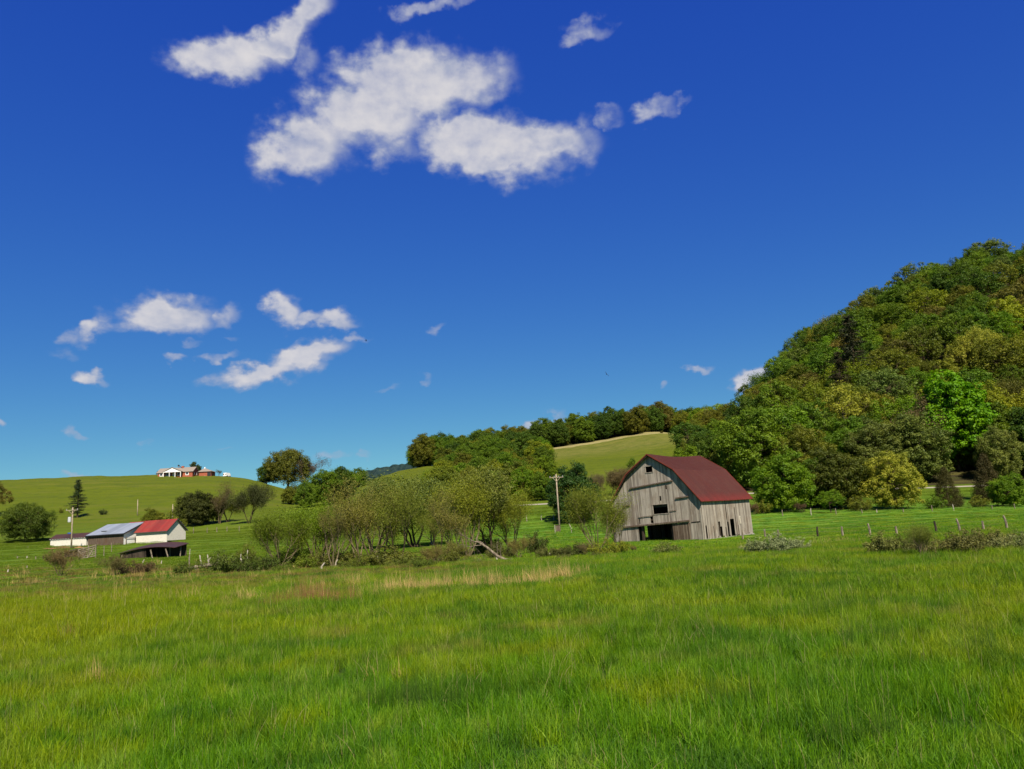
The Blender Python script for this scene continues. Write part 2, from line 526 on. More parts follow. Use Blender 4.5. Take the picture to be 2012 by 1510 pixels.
def mat_ground():
    m, t = new_mat("pasture")
    g = t.n("ShaderNodeNewGeometry")
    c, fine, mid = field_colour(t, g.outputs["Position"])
    # faint mowing and cattle tracks along the slope
    sp = t.n("ShaderNodeSeparateXYZ", {0: g.outputs["Position"]})
    tr = t.n("ShaderNodeCombineXYZ", {0: t.m('MULTIPLY', sp.outputs[0], 0.02), 1: t.m('MULTIPLY', sp.outputs[1], 0.16), 2: t.m('MULTIPLY', sp.outputs[2], 0.25)}).outputs[0]
    tn = t.noise(tr, 1.0, 5, 0.65).outputs[0]
    hillm = t.step(sp.outputs[1], 150, 200)
    c = t.mix(t.m('MULTIPLY', t.m('MULTIPLY', t.step(tn, 0.50, 0.66), 0.40), hillm), c, (0.17, 0.16, 0.03))
    c = t.mix(t.m('MULTIPLY', t.m('MULTIPLY', t.step(tn, 0.48, 0.36), 0.40), hillm), c, (0.07, 0.095, 0.010))
    spk = t.noise(g.outputs["Position"], 4.0, 4, 0.7).outputs[0]
    c = t.mix(t.m('MULTIPLY', t.step(spk, 0.5, 0.3), 0.4), c, (0.06, 0.10, 0.008))
    c = t.mix(t.m('MULTIPLY', t.step(sp.outputs[1], 60, 20), 0.7), c, (0.022, 0.04, 0.006))
    bn = t.m('ADD', spk, t.m('MULTIPLY', t.noise(g.outputs["Position"], 0.9, 3).outputs[0], 2.0))
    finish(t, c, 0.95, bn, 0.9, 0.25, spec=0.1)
    return m


def mat_leafy(name, trans=0.35, use_obj=True, base=(0.06, 0.12, 0.02), spread=0.5, field=False):
    m, t = new_mat(name)
    if field:
        g = t.n("ShaderNodeNewGeometry")
        c, fine, mid = field_colour(t, g.outputs["Position"])
    elif use_obj:
        c = t.n("ShaderNodeObjectInfo").outputs["Color"]
    else:
        c = t.n("ShaderNodeRGB")
        c.outputs[0].default_value = (*base, 1)
        c = c.outputs[0]
    rnd = t.n("ShaderNodeAttribute", attribute_name="rnd").outputs["Fac"]
    hv = t.n("ShaderNodeHueSaturation", {"Hue": t.m('MULTIPLY_ADD', rnd, -0.035, 0.515), "Saturation": 1.05,
                                         "Value": t.m('MULTIPLY_ADD', rnd, spread * 1.6, 1.0 - spread * 0.8), "Color": c}).outputs[0]
    hv = t.mix(t.step(rnd, 1.2, 1.3), hv, (0.36, 0.31, 0.12))
    hv = t.mix(1.0, hv, (ALB, ALB, ALB), 'MULTIPLY')
    d = t.n("ShaderNodeBsdfDiffuse", {"Color": hv})
    tc_ = t.mix(0.5, hv, (0.9, 1.0, 0.25), 'MULTIPLY')
    tb = t.n("ShaderNodeHueSaturation", {"Value": 1.5, "Color": tc_}).outputs[0]
    tr = t.n("ShaderNodeBsdfTranslucent", {"Color": tb})
    x = t.n("ShaderNodeMixShader", {0: trans, 1: d.outputs[0], 2: tr.outputs[0]})
    gl = t.n("ShaderNodeBsdfGlossy", {"Color": (0.9, 0.95, 0.8, 1), "Roughness": 0.6})
    y = t.n("ShaderNodeMixShader", {0: 0.015, 1: x.outputs[0], 2: gl.outputs[0]})
    t.n("ShaderNodeOutputMaterial", {0: y.outputs[0]})
    return m


def mat_bark(name, c1, c2, scale=3.0):
    m, t = new_mat(name)
    tcn = t.n("ShaderNodeTexCoord").outputs["Object"]
    v = t.n("ShaderNodeVectorMath", {0: tcn, 1: (3, 3, 0.6)}, operation='MULTIPLY').outputs[0]
    n = t.noise(v, scale, 5, 0.7).outputs[0]
    finish(t, t.mix(t.step(n, 0.35, 0.65), c1, c2), 0.9, n, 0.6, 0.03, spec=0.1)
    return m


def mat_boards(name, dark, light, warm=None, warm_amt=0.4, scale=1.0):
    """weathered boards: per-board tone, streaks down the grain"""
    m, t = new_mat(name)
    tcn = t.n("ShaderNodeTexCoord").outputs["Object"]
    rnd = t.n("ShaderNodeAttribute", attribute_name="rnd").outputs["Fac"]
    off = t.n("ShaderNodeCombineXYZ", {0: t.m('MULTIPLY', rnd, 37), 1: 0.0, 2: t.m('MULTIPLY', rnd, 11)}).outputs[0]
    v = t.n("ShaderNodeVectorMath", {0: tcn, 1: (14 * scale, 14 * scale, 0.7 * scale)}, operation='MULTIPLY').outputs[0]
    v = t.n("ShaderNodeVectorMath", {0: v, 1: off}, operation='ADD').outputs[0]
    streak = t.noise(v, 1.0, 5, 0.65).outputs[0]
    blot = t.noise(tcn, 0.7 * scale, 4, 0.6).outputs[0]
    f = t.m('ADD', t.m('MULTIPLY', streak, 0.85), t.m('MULTIPLY', rnd, 0.24))
    c = t.mix(t.step(f, 0.32, 0.78), dark, light)
    if warm:
        c = t.mix(t.m('MULTIPLY', t.step(blot, 0.45, 0.68), warm_amt), c, warm)
    finish(t, c, 0.92, streak, 0.5, 0.01, spec=0.1)
    return m


def mat_paint(name, paint, worn, amt=0.5, scale=2.0, rough=0.7):
    """flaking paint over boards"""
    m, t = new_mat(name)
    tcn = t.n("ShaderNodeTexCoord").outputs["Object"]
    v = t.n("ShaderNodeVectorMath", {0: tcn, 1: (1, 1, 5)}, operation='MULTIPLY').outputs[0]
    n = t.noise(v, scale, 6, 0.75).outputs[0]
    lap = t.m('FRACT', t.m('MULTIPLY', t.n("ShaderNodeSeparateXYZ", {0: tcn}).outputs[2], 5.5))
    c = t.mix(t.m('MULTIPLY', t.step(n, 0.52, 0.66), amt), paint, worn)
    finish(t, c, rough, t.m('ADD', lap, t.m('MULTIPLY', n, .3)), 0.5, 0.03)
    return m


def mat_metal_roof(name, main, worn, rust, eave=None, zlo=0, zhi=1, rough=0.55, wornamt=0.6):
    m, t = new_mat(name)
    tcn = t.n("ShaderNodeTexCoord").outputs["Object"]
    rnd = t.n("ShaderNodeAttribute", attribute_name="rnd").outputs["Fac"]
    n = t.noise(tcn, 0.8, 5, 0.65).outputs[0]
    n2_ = t.noise(tcn, 5.0, 4, 0.7).outputs[0]
    c = t.mix(t.m('MULTIPLY', t.step(n, 0.4, 0.62), wornamt), main, worn)
    c = t.mix(t.m('MULTIPLY', t.step(n2_, 0.56, 0.72), 0.45), c, rust)
    if eave:
        z = t.n("ShaderNodeSeparateXYZ", {0: tcn}).outputs[2]
        zz = t.m('ADD', z, t.m('MULTIPLY', n, 0.5))
        c = t.mix(t.m('MULTIPLY', t.step(zz, zhi, zlo), 0.9), c, eave)
    c = t.mix(t.m('MULTIPLY', rnd, 0.6), c, tuple(x * 0.45 for x in main))
    finish(t, c, rough, n2_, 0.15, 0.01, spec=0.4)
    return m


def mat_plain(name, c, rough=0.7, var=0.15, scale=3.0, metal=0.0):
    m, t = new_mat(name)
    tcn = t.n("ShaderNodeTexCoord").outputs["Object"]
    n = t.noise(tcn, scale, 4, 0.6).outputs[0]
    lo = tuple(x * (1 - var * 2) for x in c)
    hi = tuple(min(1, x * (1 + var)) for x in c)
    finish(t, t.mix(n, lo, hi), rough, n, 0.2, 0.01, metal)
    return m


def mat_brick(name):
    m, t = new_mat(name)
    tcn = t.n("ShaderNodeTexCoord").outputs["Object"]
    sp = t.n("ShaderNodeSeparateXYZ", {0: tcn})
    v = t.n("ShaderNodeCombineXYZ", {0: t.m('ADD', sp.outputs[0], sp.outputs[1]), 1: sp.outputs[2], 2: 0.0}).outputs[0]
    b = t.n("ShaderNodeTexBrick", {"Vector": v, "Color1": (0.42, 0.085, 0.03, 1), "Color2": (0.30, 0.06, 0.025, 1), "Mortar": (0.35, 0.22, 0.16, 1),
                                   "Scale": 4.0, "Mortar Size": 0.015})
    finish(t, b.outputs[0], 0.85)
    return m


M_ground = mat_ground()
M_grass = mat_leafy("meadow_grass", 0.38, field=True, spread=0.56)
M_leaf = mat_leafy("leaves", 0.33, spread=0.40)
M_needle = mat_leafy("needles", 0.15, spread=0.35)
M_dry = mat_leafy("dry_grass", 0.3, use_obj=False, base=(0.52, 0.38, 0.15), spread=0.5)
M_redgrass = mat_leafy("reddish_stalks", 0.3, use_obj=False, base=(0.25, 0.13, 0.06), spread=0.5)
M_bark = mat_bark("bark", (0.040, 0.028, 0.016), (0.13, 0.095, 0.058))
M_twigbark = mat_bark("twig_bark", (0.085, 0.068, 0.034), (0.22, 0.175, 0.095))
M_snag = mat_bark("grey_snag", (0.10, 0.078, 0.052), (0.27, 0.22, 0.16))
M_palebark = mat_bark("pale_bark", (0.16, 0.13, 0.09), (0.48, 0.43, 0.34))
M_twig = mat_leafy("twigs", 0.0, spread=0.3)
M_barn = mat_boards("weathered_boards", (0.165, 0.138, 0.112), (0.46, 0.405, 0.335), (0.19, 0.13, 0.085), 0.4)
M_barn2 = mat_boards("brown_boards", (0.075, 0.052, 0.036), (0.27, 0.21, 0.16), (0.11, 0.06, 0.035), 0.5)
M_barnroof = mat_metal_roof("red_barn_roof", (0.104, 0.023, 0.013), (0.115, 0.038, 0.024), (0.17, 0.03, 0.012), eave=(0.21, 0.022, 0.012), zlo=3.9, zhi=4.9)
M_trim = mat_plain("rusty_edge", (0.19, 0.035, 0.016), 0.7)
M_darkwood = mat_boards("dark_timber", (0.02, 0.016, 0.013), (0.10, 0.075, 0.055))
M_stone = mat_plain("foundation_stone", (0.42, 0.39, 0.33), 0.9, 0.3, 4)
M_white = mat_paint("flaking_white_paint", (0.78, 0.73, 0.62), (0.34, 0.29, 0.22), 0.65)
M_bright = mat_plain("bright_white_paint", (0.92, 0.90, 0.86), 0.6, 0.04)
M_redroof = mat_metal_roof("bright_red_roof", (0.30, 0.032, 0.018), (0.22, 0.05, 0.03), (0.55, 0.30, 0.14))
M_greyroof = mat_metal_roof("blue_grey_roof", (0.28, 0.32, 0.37), (0.33, 0.36, 0.40), (0.16, 0.18, 0.21), rough=0.5)
M_brownroof = mat_metal_roof("brown_roof", (0.060, 0.026, 0.016), (0.08, 0.035, 0.022), (0.13, 0.05, 0.03), rough=0.6)
M_trimgreen = mat_plain("dark_green_trim", (0.055, 0.065, 0.055), 0.6)
M_brick = mat_brick("red_brick")
M_shingle = mat_plain("tan_shingles", (0.30, 0.25, 0.20), 0.9, 0.15, 6)
M_dark = mat_plain("near_black", (0.03, 0.03, 0.035), 0.5)
M_glass = mat_plain("window_glass", (0.05, 0.06, 0.08), 0.15)
M_post = mat_bark("old_post", (0.10, 0.075, 0.05), (0.38, 0.32, 0.24), 4)
M_palepost = mat_bark("bleached_wood", (0.24, 0.21, 0.16), (0.60, 0.53, 0.43), 4)
M_pole = mat_bark("utility_pole_wood", (0.24, 0.19, 0.13), (0.48, 0.39, 0.28), 3)
M_metal = mat_plain("galvanised_metal", (0.55, 0.56, 0.58), 0.45, 0.1)
M_road = mat_plain("road_asphalt", (0.40, 0.36, 0.27), 0.9, 0.08, 1)
M_blue = mat_plain("blue_plastic", (0.02, 0.10, 0.35), 0.5)
M_bird = mat_plain("bird_feathers", (0.015, 0.02, 0.04), 0.6)
M_dirt = mat_plain("bare_soil", (0.33, 0.17, 0.07), 0.95, 0.25, 2)
M_porc = mat_plain("insulator", (0.35, 0.33, 0.33), 0.3)

# ------------------------------------------------------------------ ground
ys = np.concatenate([np.linspace(-60, 0, 10)[:-1], np.arange(0, 60, 0.8), np.arange(60, 460, 1.8), np.geomspace(460, 1600, 40)])
ss = np.linspace(-0.98, 0.98, 420)
YY, SS = np.meshgrid(ys, ss, indexing='ij')
XX = SS * (np.maximum(YY, 0) + 45)
ZZ = H(XX, YY)
nY, nS = YY.shape
V = np.stack([XX, YY, ZZ], -1).reshape(-1, 3)
ii = (np.arange(nY - 1)[:, None] * nS + np.arange(nS - 1)[None, :]).ravel()
F = np.stack([ii, ii + 1, ii + nS + 1, ii + nS], 1)
g = link("ground", mesh_np("ground", V, F, M_ground, smooth=True))
tag(g, "green pasture rolling from the flat field up to the grassy hills", "ground", kind="structure")

# road along the foot of the hills
rx_ = np.linspace(spot(700, 183)[0], spot(2150, 183)[0], 120)
P, Fc = [], []
for i, x in enumerate(rx_):
    bend = max(0, (spot(870, 183)[0] - x)) * 0.0
    for y in (181.5, 185.8):
        P.append((x, y + bend, float(H(x, y)) + 0.03))
for i in range(len(rx_) - 1):
    Fc.append((2 * i, 2 * i + 2, 2 * i + 3, 2 * i + 1))
tag(link("road", mesh_np("road", P, Fc, M_road)), "pale narrow road running along the foot of the wooded hills", "road", kind="structure")

# distant forested ridge
m, t = new_mat("far_forest")
gp = t.n("ShaderNodeNewGeometry").outputs["Position"]
fn = t.noise(gp, 0.12, 5, 0.7).outputs[0]
finish(t, t.mix(t.step(fn, .35, .65), (0.014, 0.030, 0.032), (0.032, 0.055, 0.050)), 1.0, fn, 1.0, 4.0, spec=0.0)
prof = [(560, 960), (620, 948), (680, 934), (730, 922), (770, 914), (810, 908), (850, 903), (900, 900), (1000, 905), (1100, 920)]
P, Fc = [], []
nP = 90
for j, dy in enumerate((0, 60, 130, 220, 400)):
    for i in range(nP):
        px = 560 + (1100 - 560) * i / (nP - 1)
        py = np.interp(px, [a for a, b in prof], [b for a, b in prof])
        Y = 1450 + dy
        a = Rv - (px - 1006) / FPX * Fv
        X = -(a[1] * 1580 + a[2] * 100) / a[0]
        zt = ztop(X, 1580, py)
        k = (-0.6, 0.55, 1.0, 0.7, -0.6)[j]
        z = zt * k + (1.2 * math.sin(i * 2.3 + j) + 1.0 * math.sin(i * 5.1)) * (1 if j else 0)
        P.append((X, Y, z))
for j in range(4):
    for i in range(nP - 1):
        b = j * nP + i
        Fc.append((b, b + 1, b + nP + 1, b + nP))
tag(link("distant_hill", mesh_np("distant_hill", P, Fc, m)), "dark blue forested hill far beyond the grassy slope", "hill", kind="structure")

# ------------------------------------------------------------------ grass (stuff): patches of blades set out over the field
rng = np.random.default_rng(7)


def blades(n, size, h, w, seed, lean=0.35, seg=3):
    """n curved blades on a size x size patch: V, F(quads), rnd"""
    r = np.random.default_rng(seed)
    cx = r.uniform(-size / 2, size / 2, n)
    cy = r.uniform(-size / 2, size / 2, n)
    cl = 1.0 * vnoise(cx / .09 + seed, cy / .09, seed) + .6 * vnoise(cx / .4 + seed, cy / .6, seed + 3)
    hh = h * r.uniform(0.4, 1.3, n) * np.clip(1 + 0.8 * cl, .25, 2)
    a = r.uniform(0, 2 * math.pi, n) * .85 + 4 * vnoise(cx / .5, cy / .5, seed + 9)
    ln = hh * lean * r.uniform(0.1, 1.5, n) ** 1.4
    fa = r.uniform(0, 2 * math.pi, n)
    ww = w * r.uniform(0.5, 1.4, n)
    broad = r.uniform(0, 1, n) < .05
    ww = np.where(broad, ww * 2.0, ww)
    ln = np.where(broad, ln * 1.8, ln)
    stem = r.uniform(0, 1, n) < .008
    hh = np.where(stem, hh * 1.45, hh)
    lv = []
    for k in range(seg + 1):
        f = k / seg
        wd = ww * (1 - f ** 1.5) * 0.5 + 0.0006
        ox = cx + np.cos(a) * ln * f * f
        oy = cy + np.sin(a) * ln * f * f
        oz = hh * (f - 0.18 * f * f * (ln / hh)) - 0.03
        lv.append(np.stack([ox - np.cos(fa) * wd, oy - np.sin(fa) * wd, oz], -1))
        lv.append(np.stack([ox + np.cos(fa) * wd, oy + np.sin(fa) * wd, oz], -1))
    V = np.stack(lv, 1)                      # n, 2(seg+1), 3
    k = 2 * (seg + 1)
    base = (np.arange(n) * k)[:, None, None]
    q = np.array([[2 * s, 2 * s + 1, 2 * s + 3, 2 * s + 2] for s in range(seg)])[None]
    F = (base + q).reshape(-1, 4)
    rv = np.clip(0.5 + 0.5 * cl + r.normal(0, .34, n), 0, 1)
    rv = np.where(stem, 1.5, rv)
    rnd = np.repeat(rv, seg)
    return V.reshape(-1, 3), F, rnd


protos = []
for k in range(3):
    protos.append(("near", 1.3, blades(6200, 1.5, 0.185, 0.0054, 10 + k, lean=.36)))
for k in range(3):
    protos.append(("mid", 2.6, blades(7000, 3.0, 0.20, 0.0095, 20 + k, seg=2, lean=.38)))
for k in range(3):
    protos.append(("far", 5.0, blades(6000, 5.8, 0.19, 0.024, 30 + k, seg=2, lean=.55)))
Vs, Fs, Vid, Rn = [], [], [], []
b = 0
for k, (nm, sz, (v, f, r_)) in enumerate(protos):
    Vs.append(v)
    Fs.append(f + b)
    Vid.append(np.full(len(v), k))
    Rn.append(r_)
    b += len(v)
pts, pid, prot, pscl = [], [], [], []
for (k0, size, y0, y1) in ((0, 1.3, 2.6, 17), (3, 2.6, 17, 46), (6, 5.0, 46, 172)):
    for y in np.arange(y0 + size / 2, y1 + size * .4, size):
        lim = 0.80 * y + 13
        for x in np.arange(-lim, lim + size, size):
            jx, jy = rng.uniform(-.2, .2, 2) * size
            X, Y = x + jx, y + jy
            pts.append((X, Y, float(H(X, Y))))
            pid.append(100 + k0 + rng.integers(3))
            prot.append(rng.integers(4) * math.pi / 2 + rng.normal(0, .2))
            hv = 1.0 + 0.55 * float(vnoise(X / 3.1, Y / 2.2, 5)) + 0.5 * float(vnoise(X / 9, Y / 6, 6))
            if k0 == 6:
                hv *= 0.75
                if X > 17 * Y / 78 and Y > 70:
                    hv *= 0.6
            pscl.append(hv)
npts = len(pts)
Vall = np.concatenate(Vs + [np.array(pts)])
nv = len(Vall)
me = mesh_np("grass", Vall, np.concatenate(Fs), M_grass, {
    "rnd": ('FACE', np.concatenate(Rn)),
    "vid": ('POINT', np.concatenate(Vid + [np.array(pid)])),
    "rot": ('POINT', np.concatenate([np.zeros(b), np.array(prot)])),
    "hsc": ('POINT', np.concatenate([np.ones(b), np.array(pscl)]))})
grass = link("grass", me)
tag(grass, "tall lush green meadow grass covering the flat field", "grass", kind="stuff")
ng = bpy.data.node_groups.new("grass_scatter", 'GeometryNodeTree')
ng.interface.new_socket("Geometry", in_out='INPUT', socket_type='NodeSocketGeometry')
ng.interface.new_socket("Geometry", in_out='OUTPUT', socket_type='NodeSocketGeometry')
gi = ng.nodes.new("NodeGroupInput")
go = ng.nodes.new("NodeGroupOutput")
jn = ng.nodes.new("GeometryNodeJoinGeometry")


def named(nm):
    nd = ng.nodes.new("GeometryNodeInputNamedAttribute")
    nd.data_type = 'FLOAT'
    nd.inputs["Name"].default_value = nm
    return nd.outputs["Attribute"]


def sepby(val):
    s = ng.nodes.new("GeometryNodeSeparateGeometry")
    s.domain = 'POINT'
    c = ng.nodes.new("FunctionNodeCompare")
    c.data_type = 'FLOAT'
    c.operation = 'EQUAL'
    c.inputs["Epsilon"].default_value = 0.1
    ng.links.new(named("vid"), c.inputs[0])
    c.inputs[1].default_value = val
    ng.links.new(c.outputs[0], s.inputs["Selection"])
    ng.links.new(gi.outputs[0], s.inputs["Geometry"])
    return s.outputs[0]


cmbr = ng.nodes.new("ShaderNodeCombineXYZ")
ng.links.new(named("rot"), cmbr.inputs[2])
cmbs = ng.nodes.new("ShaderNodeCombineXYZ")
cmbs.inputs[0].default_value = 1
cmbs.inputs[1].default_value = 1
ng.links.new(named("hsc"), cmbs.inputs[2])
for k in range(len(protos)):
    iop = ng.nodes.new("GeometryNodeInstanceOnPoints")
    ng.links.new(sepby(100 + k), iop.inputs["Points"])
    ng.links.new(sepby(k), iop.inputs["Instance"])
    ng.links.new(cmbr.outputs[0], iop.inputs["Rotation"])
    ng.links.new(cmbs.outputs[0], iop.inputs["Scale"])
    ng.links.new(iop.outputs[0], jn.inputs[0])
ng.links.new(jn.outputs[0], go.inputs[0])
md = grass.modifiers.new("scatter", 'NODES')
md.node_group = ng


def tufts(name, spots, mat, label, cat="grass", per=60):
    """spots: (X, Y, radius, height, count)"""
    Vs, Fs, Rn = [], [], []
    b = 0
    r = random.Random(5)
    for i, (X, Y, rad, h, cnt) in enumerate(spots):
        v, f, rr = blades(cnt, 1.0, h, 0.014 if Y < 50 else 0.022, 100 + i, lean=0.5, seg=2)
        ang = np.arctan2(v[:, 1], v[:, 0])
        v = v.copy()
        v[:, 0] *= 2 * rad
        v[:, 1] *= 2 * rad * 0.7
        # drop the square corners: fold far points inwards
        z = H(v[:, 0] + X, v[:, 1] + Y)
        v[:, 0] += X
        v[:, 1] += Y
        v[:, 2] += z
        Vs.append(v)
        Fs.append(f + b)
        Rn.append(rr)
        b += len(v)
    o = link(name, mesh_np(name, np.concatenate(Vs), np.concatenate(Fs), mat, {"rnd": ('FACE', np.concatenate(Rn))}))
    return tag(o, label, cat, kind="stuff")


def gpt(px, py):
    """where the line of sight through a picture point meets the ground"""
    d = ray(px, py)
    s = 3.0
    while s < 500:
        p = CAM + d * s
        if p[2] < H(p[0], p[1]):
            break
        s *= 1.01
    return p[0], p[1]


dry = []
rr = random.Random(3)
for (px, py, rad, h, n) in [(690, 1152, .8, .5, 5), (705, 1148, .7, .5, 4), (740, 1150, .5, .5, 4), (780, 1160, 1.0, .6, 12), (810, 1162, 1.1, .7, 14), (835, 1158, .8, .6, 9), (870, 1148, .7, .5, 4),
                            (945, 1143, .7, .5, 6), (975, 1152, .9, .6, 7), (1000, 1150, .9, .6, 8), (1035, 1143, 1.0, .6, 8), (1070, 1138, 1.1, .55, 9), (1105, 1132, 1.0, .5, 7), (1130, 1128, .6, .45, 4),
                            (180, 1340, .25, .35, 3), (245, 1320, .3, .3, 2), (160, 1185, .8, .6, 4), (640, 1150, .6, .5, 3), (770, 1340, .15, .3, 1), (330, 1130, .8, .5, 3), (230, 1128, 1.4, .6, 5),
                            (270, 1135, 1.0, .6, 4), (1640, 1068, .9, .45, 5), (1660, 1064, .9, .45, 4), (1465, 1080, .5, .5, 3), (1755, 1080, .4, .6, 2), (1830, 1078, .6, .6, 4), (515, 1132, .6, .5, 2), (545, 1128, .5, .5, 2),
                            (880, 1110, .5, .8, 3), (1950, 1085, .6, .6, 3), (1200, 1100, .6, .4, 3), (1250, 1105, .4, .4, 2), (70, 1180, .9, .5, 3), (440, 1185, .7, .4, 3), (470, 1180, .6, .4, 3), (1990, 1060, .8, .5, 3)]:
    X, Y = gpt(px, py)
    for _ in range(n):
        a = rr.random() * 6.28
        q = rad * rr.random() * 1.7
        dry.append((X + math.cos(a) * q * 1.3, Y + math.sin(a) * q, 0.10 + rr.random() * 0.25, h * (0.45 + rr.random() * .7), 42))
for _ in range(190):      # scattered dead stalks on the rough ground by the creek
    px, py = rr.uniform(-20, 720), rr.uniform(1100, 1185)
    X, Y = gpt(px, py)
    if Y < 100:
        dry.append((X, Y, .15 + rr.random() * .3, .25 + rr.random() * .35, 18))
red = []
for (px, py, rad, n) in [(610, 1190, 1.5, 46), (590, 1185, 1.0, 20), (640, 1180, 1.1, 20), (620, 1165, 1.0, 12), (145, 1250, .3, 3), (1865, 1330, .2, 0)]:
    X, Y = gpt(px, py)
    for _ in range(n):
        a = rr.random() * 6.28
        q = rad * math.sqrt(rr.random())
        red.append((X + math.cos(a) * q, Y + math.sin(a) * q, 0.18, 0.32 + rr.random() * .4, 30))
tufts("dry_grass", dry, M_dry, "straw coloured dry grass tufts along the creek line in the green field")
tufts("reddish_stalks", red, M_redgrass, "patch of rust brown dry stalks standing in the green field")

M_darktuft = mat_leafy("coarse_dark_grass", 0.3, use_obj=False, base=(0.050, 0.115, 0.012), spread=0.6)
dk = []
for (px, py, rad, n) in [(770, 1392, .35, 12), (830, 1398, .4, 14), (1735, 1272, .5, 12), (1640, 1215, .5, 10), (1690, 1470, .25, 8), (1470, 1395, .3, 6), (560, 1290, .3, 3), (1320, 1230, .4, 4), (790, 1225, .5, 6), (1960, 1295, .4, 6), (85, 1370, .3, 4)]:
    X, Y = gpt(px, py)
    for _ in range(n):
        a = rr.random() * 6.28
        q = rad * math.sqrt(rr.random())
        dk.append((X + math.cos(a) * q * 1.4, Y + math.sin(a) * q, 0.12, 0.30 + rr.random() * .2, 60))
tufts("coarse_grass", dk, M_darktuft, "coarse darker tufts standing in the lush green field")

# ------------------------------------------------------------------ trees
def unit(v):
    return v / (np.linalg.norm(v) + 1e-9)


class TreeMesh:
    def __init__(s, seed):
        s.r = np.random.default_rng(seed)
        s.TV, s.TF, s.nb = [], [], 0
        s.LV, s.LF, s.LA, s.ln = [], [], [], 0

    def limb(s, pts, rad, n=5):
        pts = np.asarray(pts, float)
        m = len(pts)
        a = None
        rings = []
        for i in range(m):
            d = unit(pts[min(i + 1, m - 1)] - pts[max(i - 1, 0)])
            if a is None:
                a = unit(np.cross(d, [0.3, 1, 0.1]))
            a = unit(a - d * (a @ d))
            b = np.cross(d, a)
            th = np.arange(n) * 2 * math.pi / n
            rings.append(pts[i] + rad[i] * (np.cos(th)[:, None] * a + np.sin(th)[:, None] * b))
        V = np.concatenate(rings)
        F = []
        for i in range(m - 1):
            k = np.arange(n)
            F.append(np.stack([i * n + k, i * n + (k + 1) % n, (i + 1) * n + (k + 1) % n, (i + 1) * n + k], 1))
        s.TV.append(V)
        s.TF.append(np.concatenate(F) + s.nb)
        s.nb += len(V)

    def leaves(s, C, N, size, asp=0.6, val=None):
        """quads at C facing N"""
        n = len(C)
        if n == 0:
            return
        r = s.r
        N = N + r.normal(0, 0.33, (n, 3))
        N /= np.linalg.norm(N, axis=1)[:, None] + 1e-9
        t = np.cross(N, r.normal(0, 1, (n, 3)))
        t /= np.linalg.norm(t, axis=1)[:, None] + 1e-9
        b = np.cross(N, t)
        sz = (size * r.uniform(0.6, 1.3, n))[:, None]
        V = np.stack([C - t * sz, C + b * sz * asp * .8, C + t * sz, C - b * sz * asp], 1).reshape(-1, 3)
        F = (np.arange(n) * 4)[:, None] + np.arange(4)[None]
        s.LV.append(V)
        s.LF.append(F + s.ln)
        s.ln += n * 4
        s.LA.append(np.clip(val + r.normal(0, .14, n), 0, 1))

    def clump(s, c, rad, n, size, asp=0.6, val=0.5, up=0.3, flat=0.8):
        r = s.r
        d = r.normal(0, 1, (n, 3))
        d /= np.linalg.norm(d, axis=1)[:, None]
        q = r.uniform(0.15, 1, n) ** 0.45
        C = c + d * (q * rad)[:, None] * np.array([1, 1, flat])
        N = d + np.array([0, 0, up])
        s.leaves(C, N, size, asp, val)

    def branch(s, p, d, L, rad, depth, P, tips):
        """bent, tapering limb that forks"""
        r = s.r
        m = 4
        pts, rd = [p], [rad]
        dd = d.copy()
        for i in range(m):
            dd = unit(dd + r.normal(0, P.get('wob', .13), 3) + np.array([0, 0, P.get('up', .08)]))
            p = p + dd * L / m
            pts.append(p)
            rd.append(rad * (1 - (1 - P.get('taper', .55)) * (i + 1) / m))
        if rad > P.get('minr', 0):
            s.limb(pts, rd, 5 if depth > 1 else 3)
        if depth == 0:
            tips.append((pts[-1], dd))
            tips.append((pts[-3], dd))
            return
        k = P['kids'][min(len(P['kids']) - 1, P['depth'] - depth)]
        ph = r.uniform(0, 6.28)
        for j in range(k):
            ang = R_(P['ang']) * r.uniform(.6, 1.3)
            ph += 2.4
            a = unit(np.cross(dd, [0.2, 0.3, 1]) + 1e-6)
            b = np.cross(dd, a)
            nd = unit(dd * math.cos(ang) + (a * math.cos(ph) + b * math.sin(ph)) * math.sin(ang))
            i0 = m if j == 0 else int(r.integers(2, m + 1))
            s.branch(pts[i0], nd, L * P['ratio'] * r.uniform(.75, 1.15), rd[i0] * (.8 if j == 0 else .62), depth - 1, P, tips)

    def done(s, kind, bark, leafmat):
        tm = mesh_np(kind + "_trunk", np.concatenate(s.TV), np.concatenate(s.TF), bark, smooth=True)
        cm = mesh_np(kind + "_crown", np.concatenate(s.LV), np.concatenate(s.LF), leafmat, {"rnd": ('FACE', np.concatenate(s.LA))})
        return tm, cm


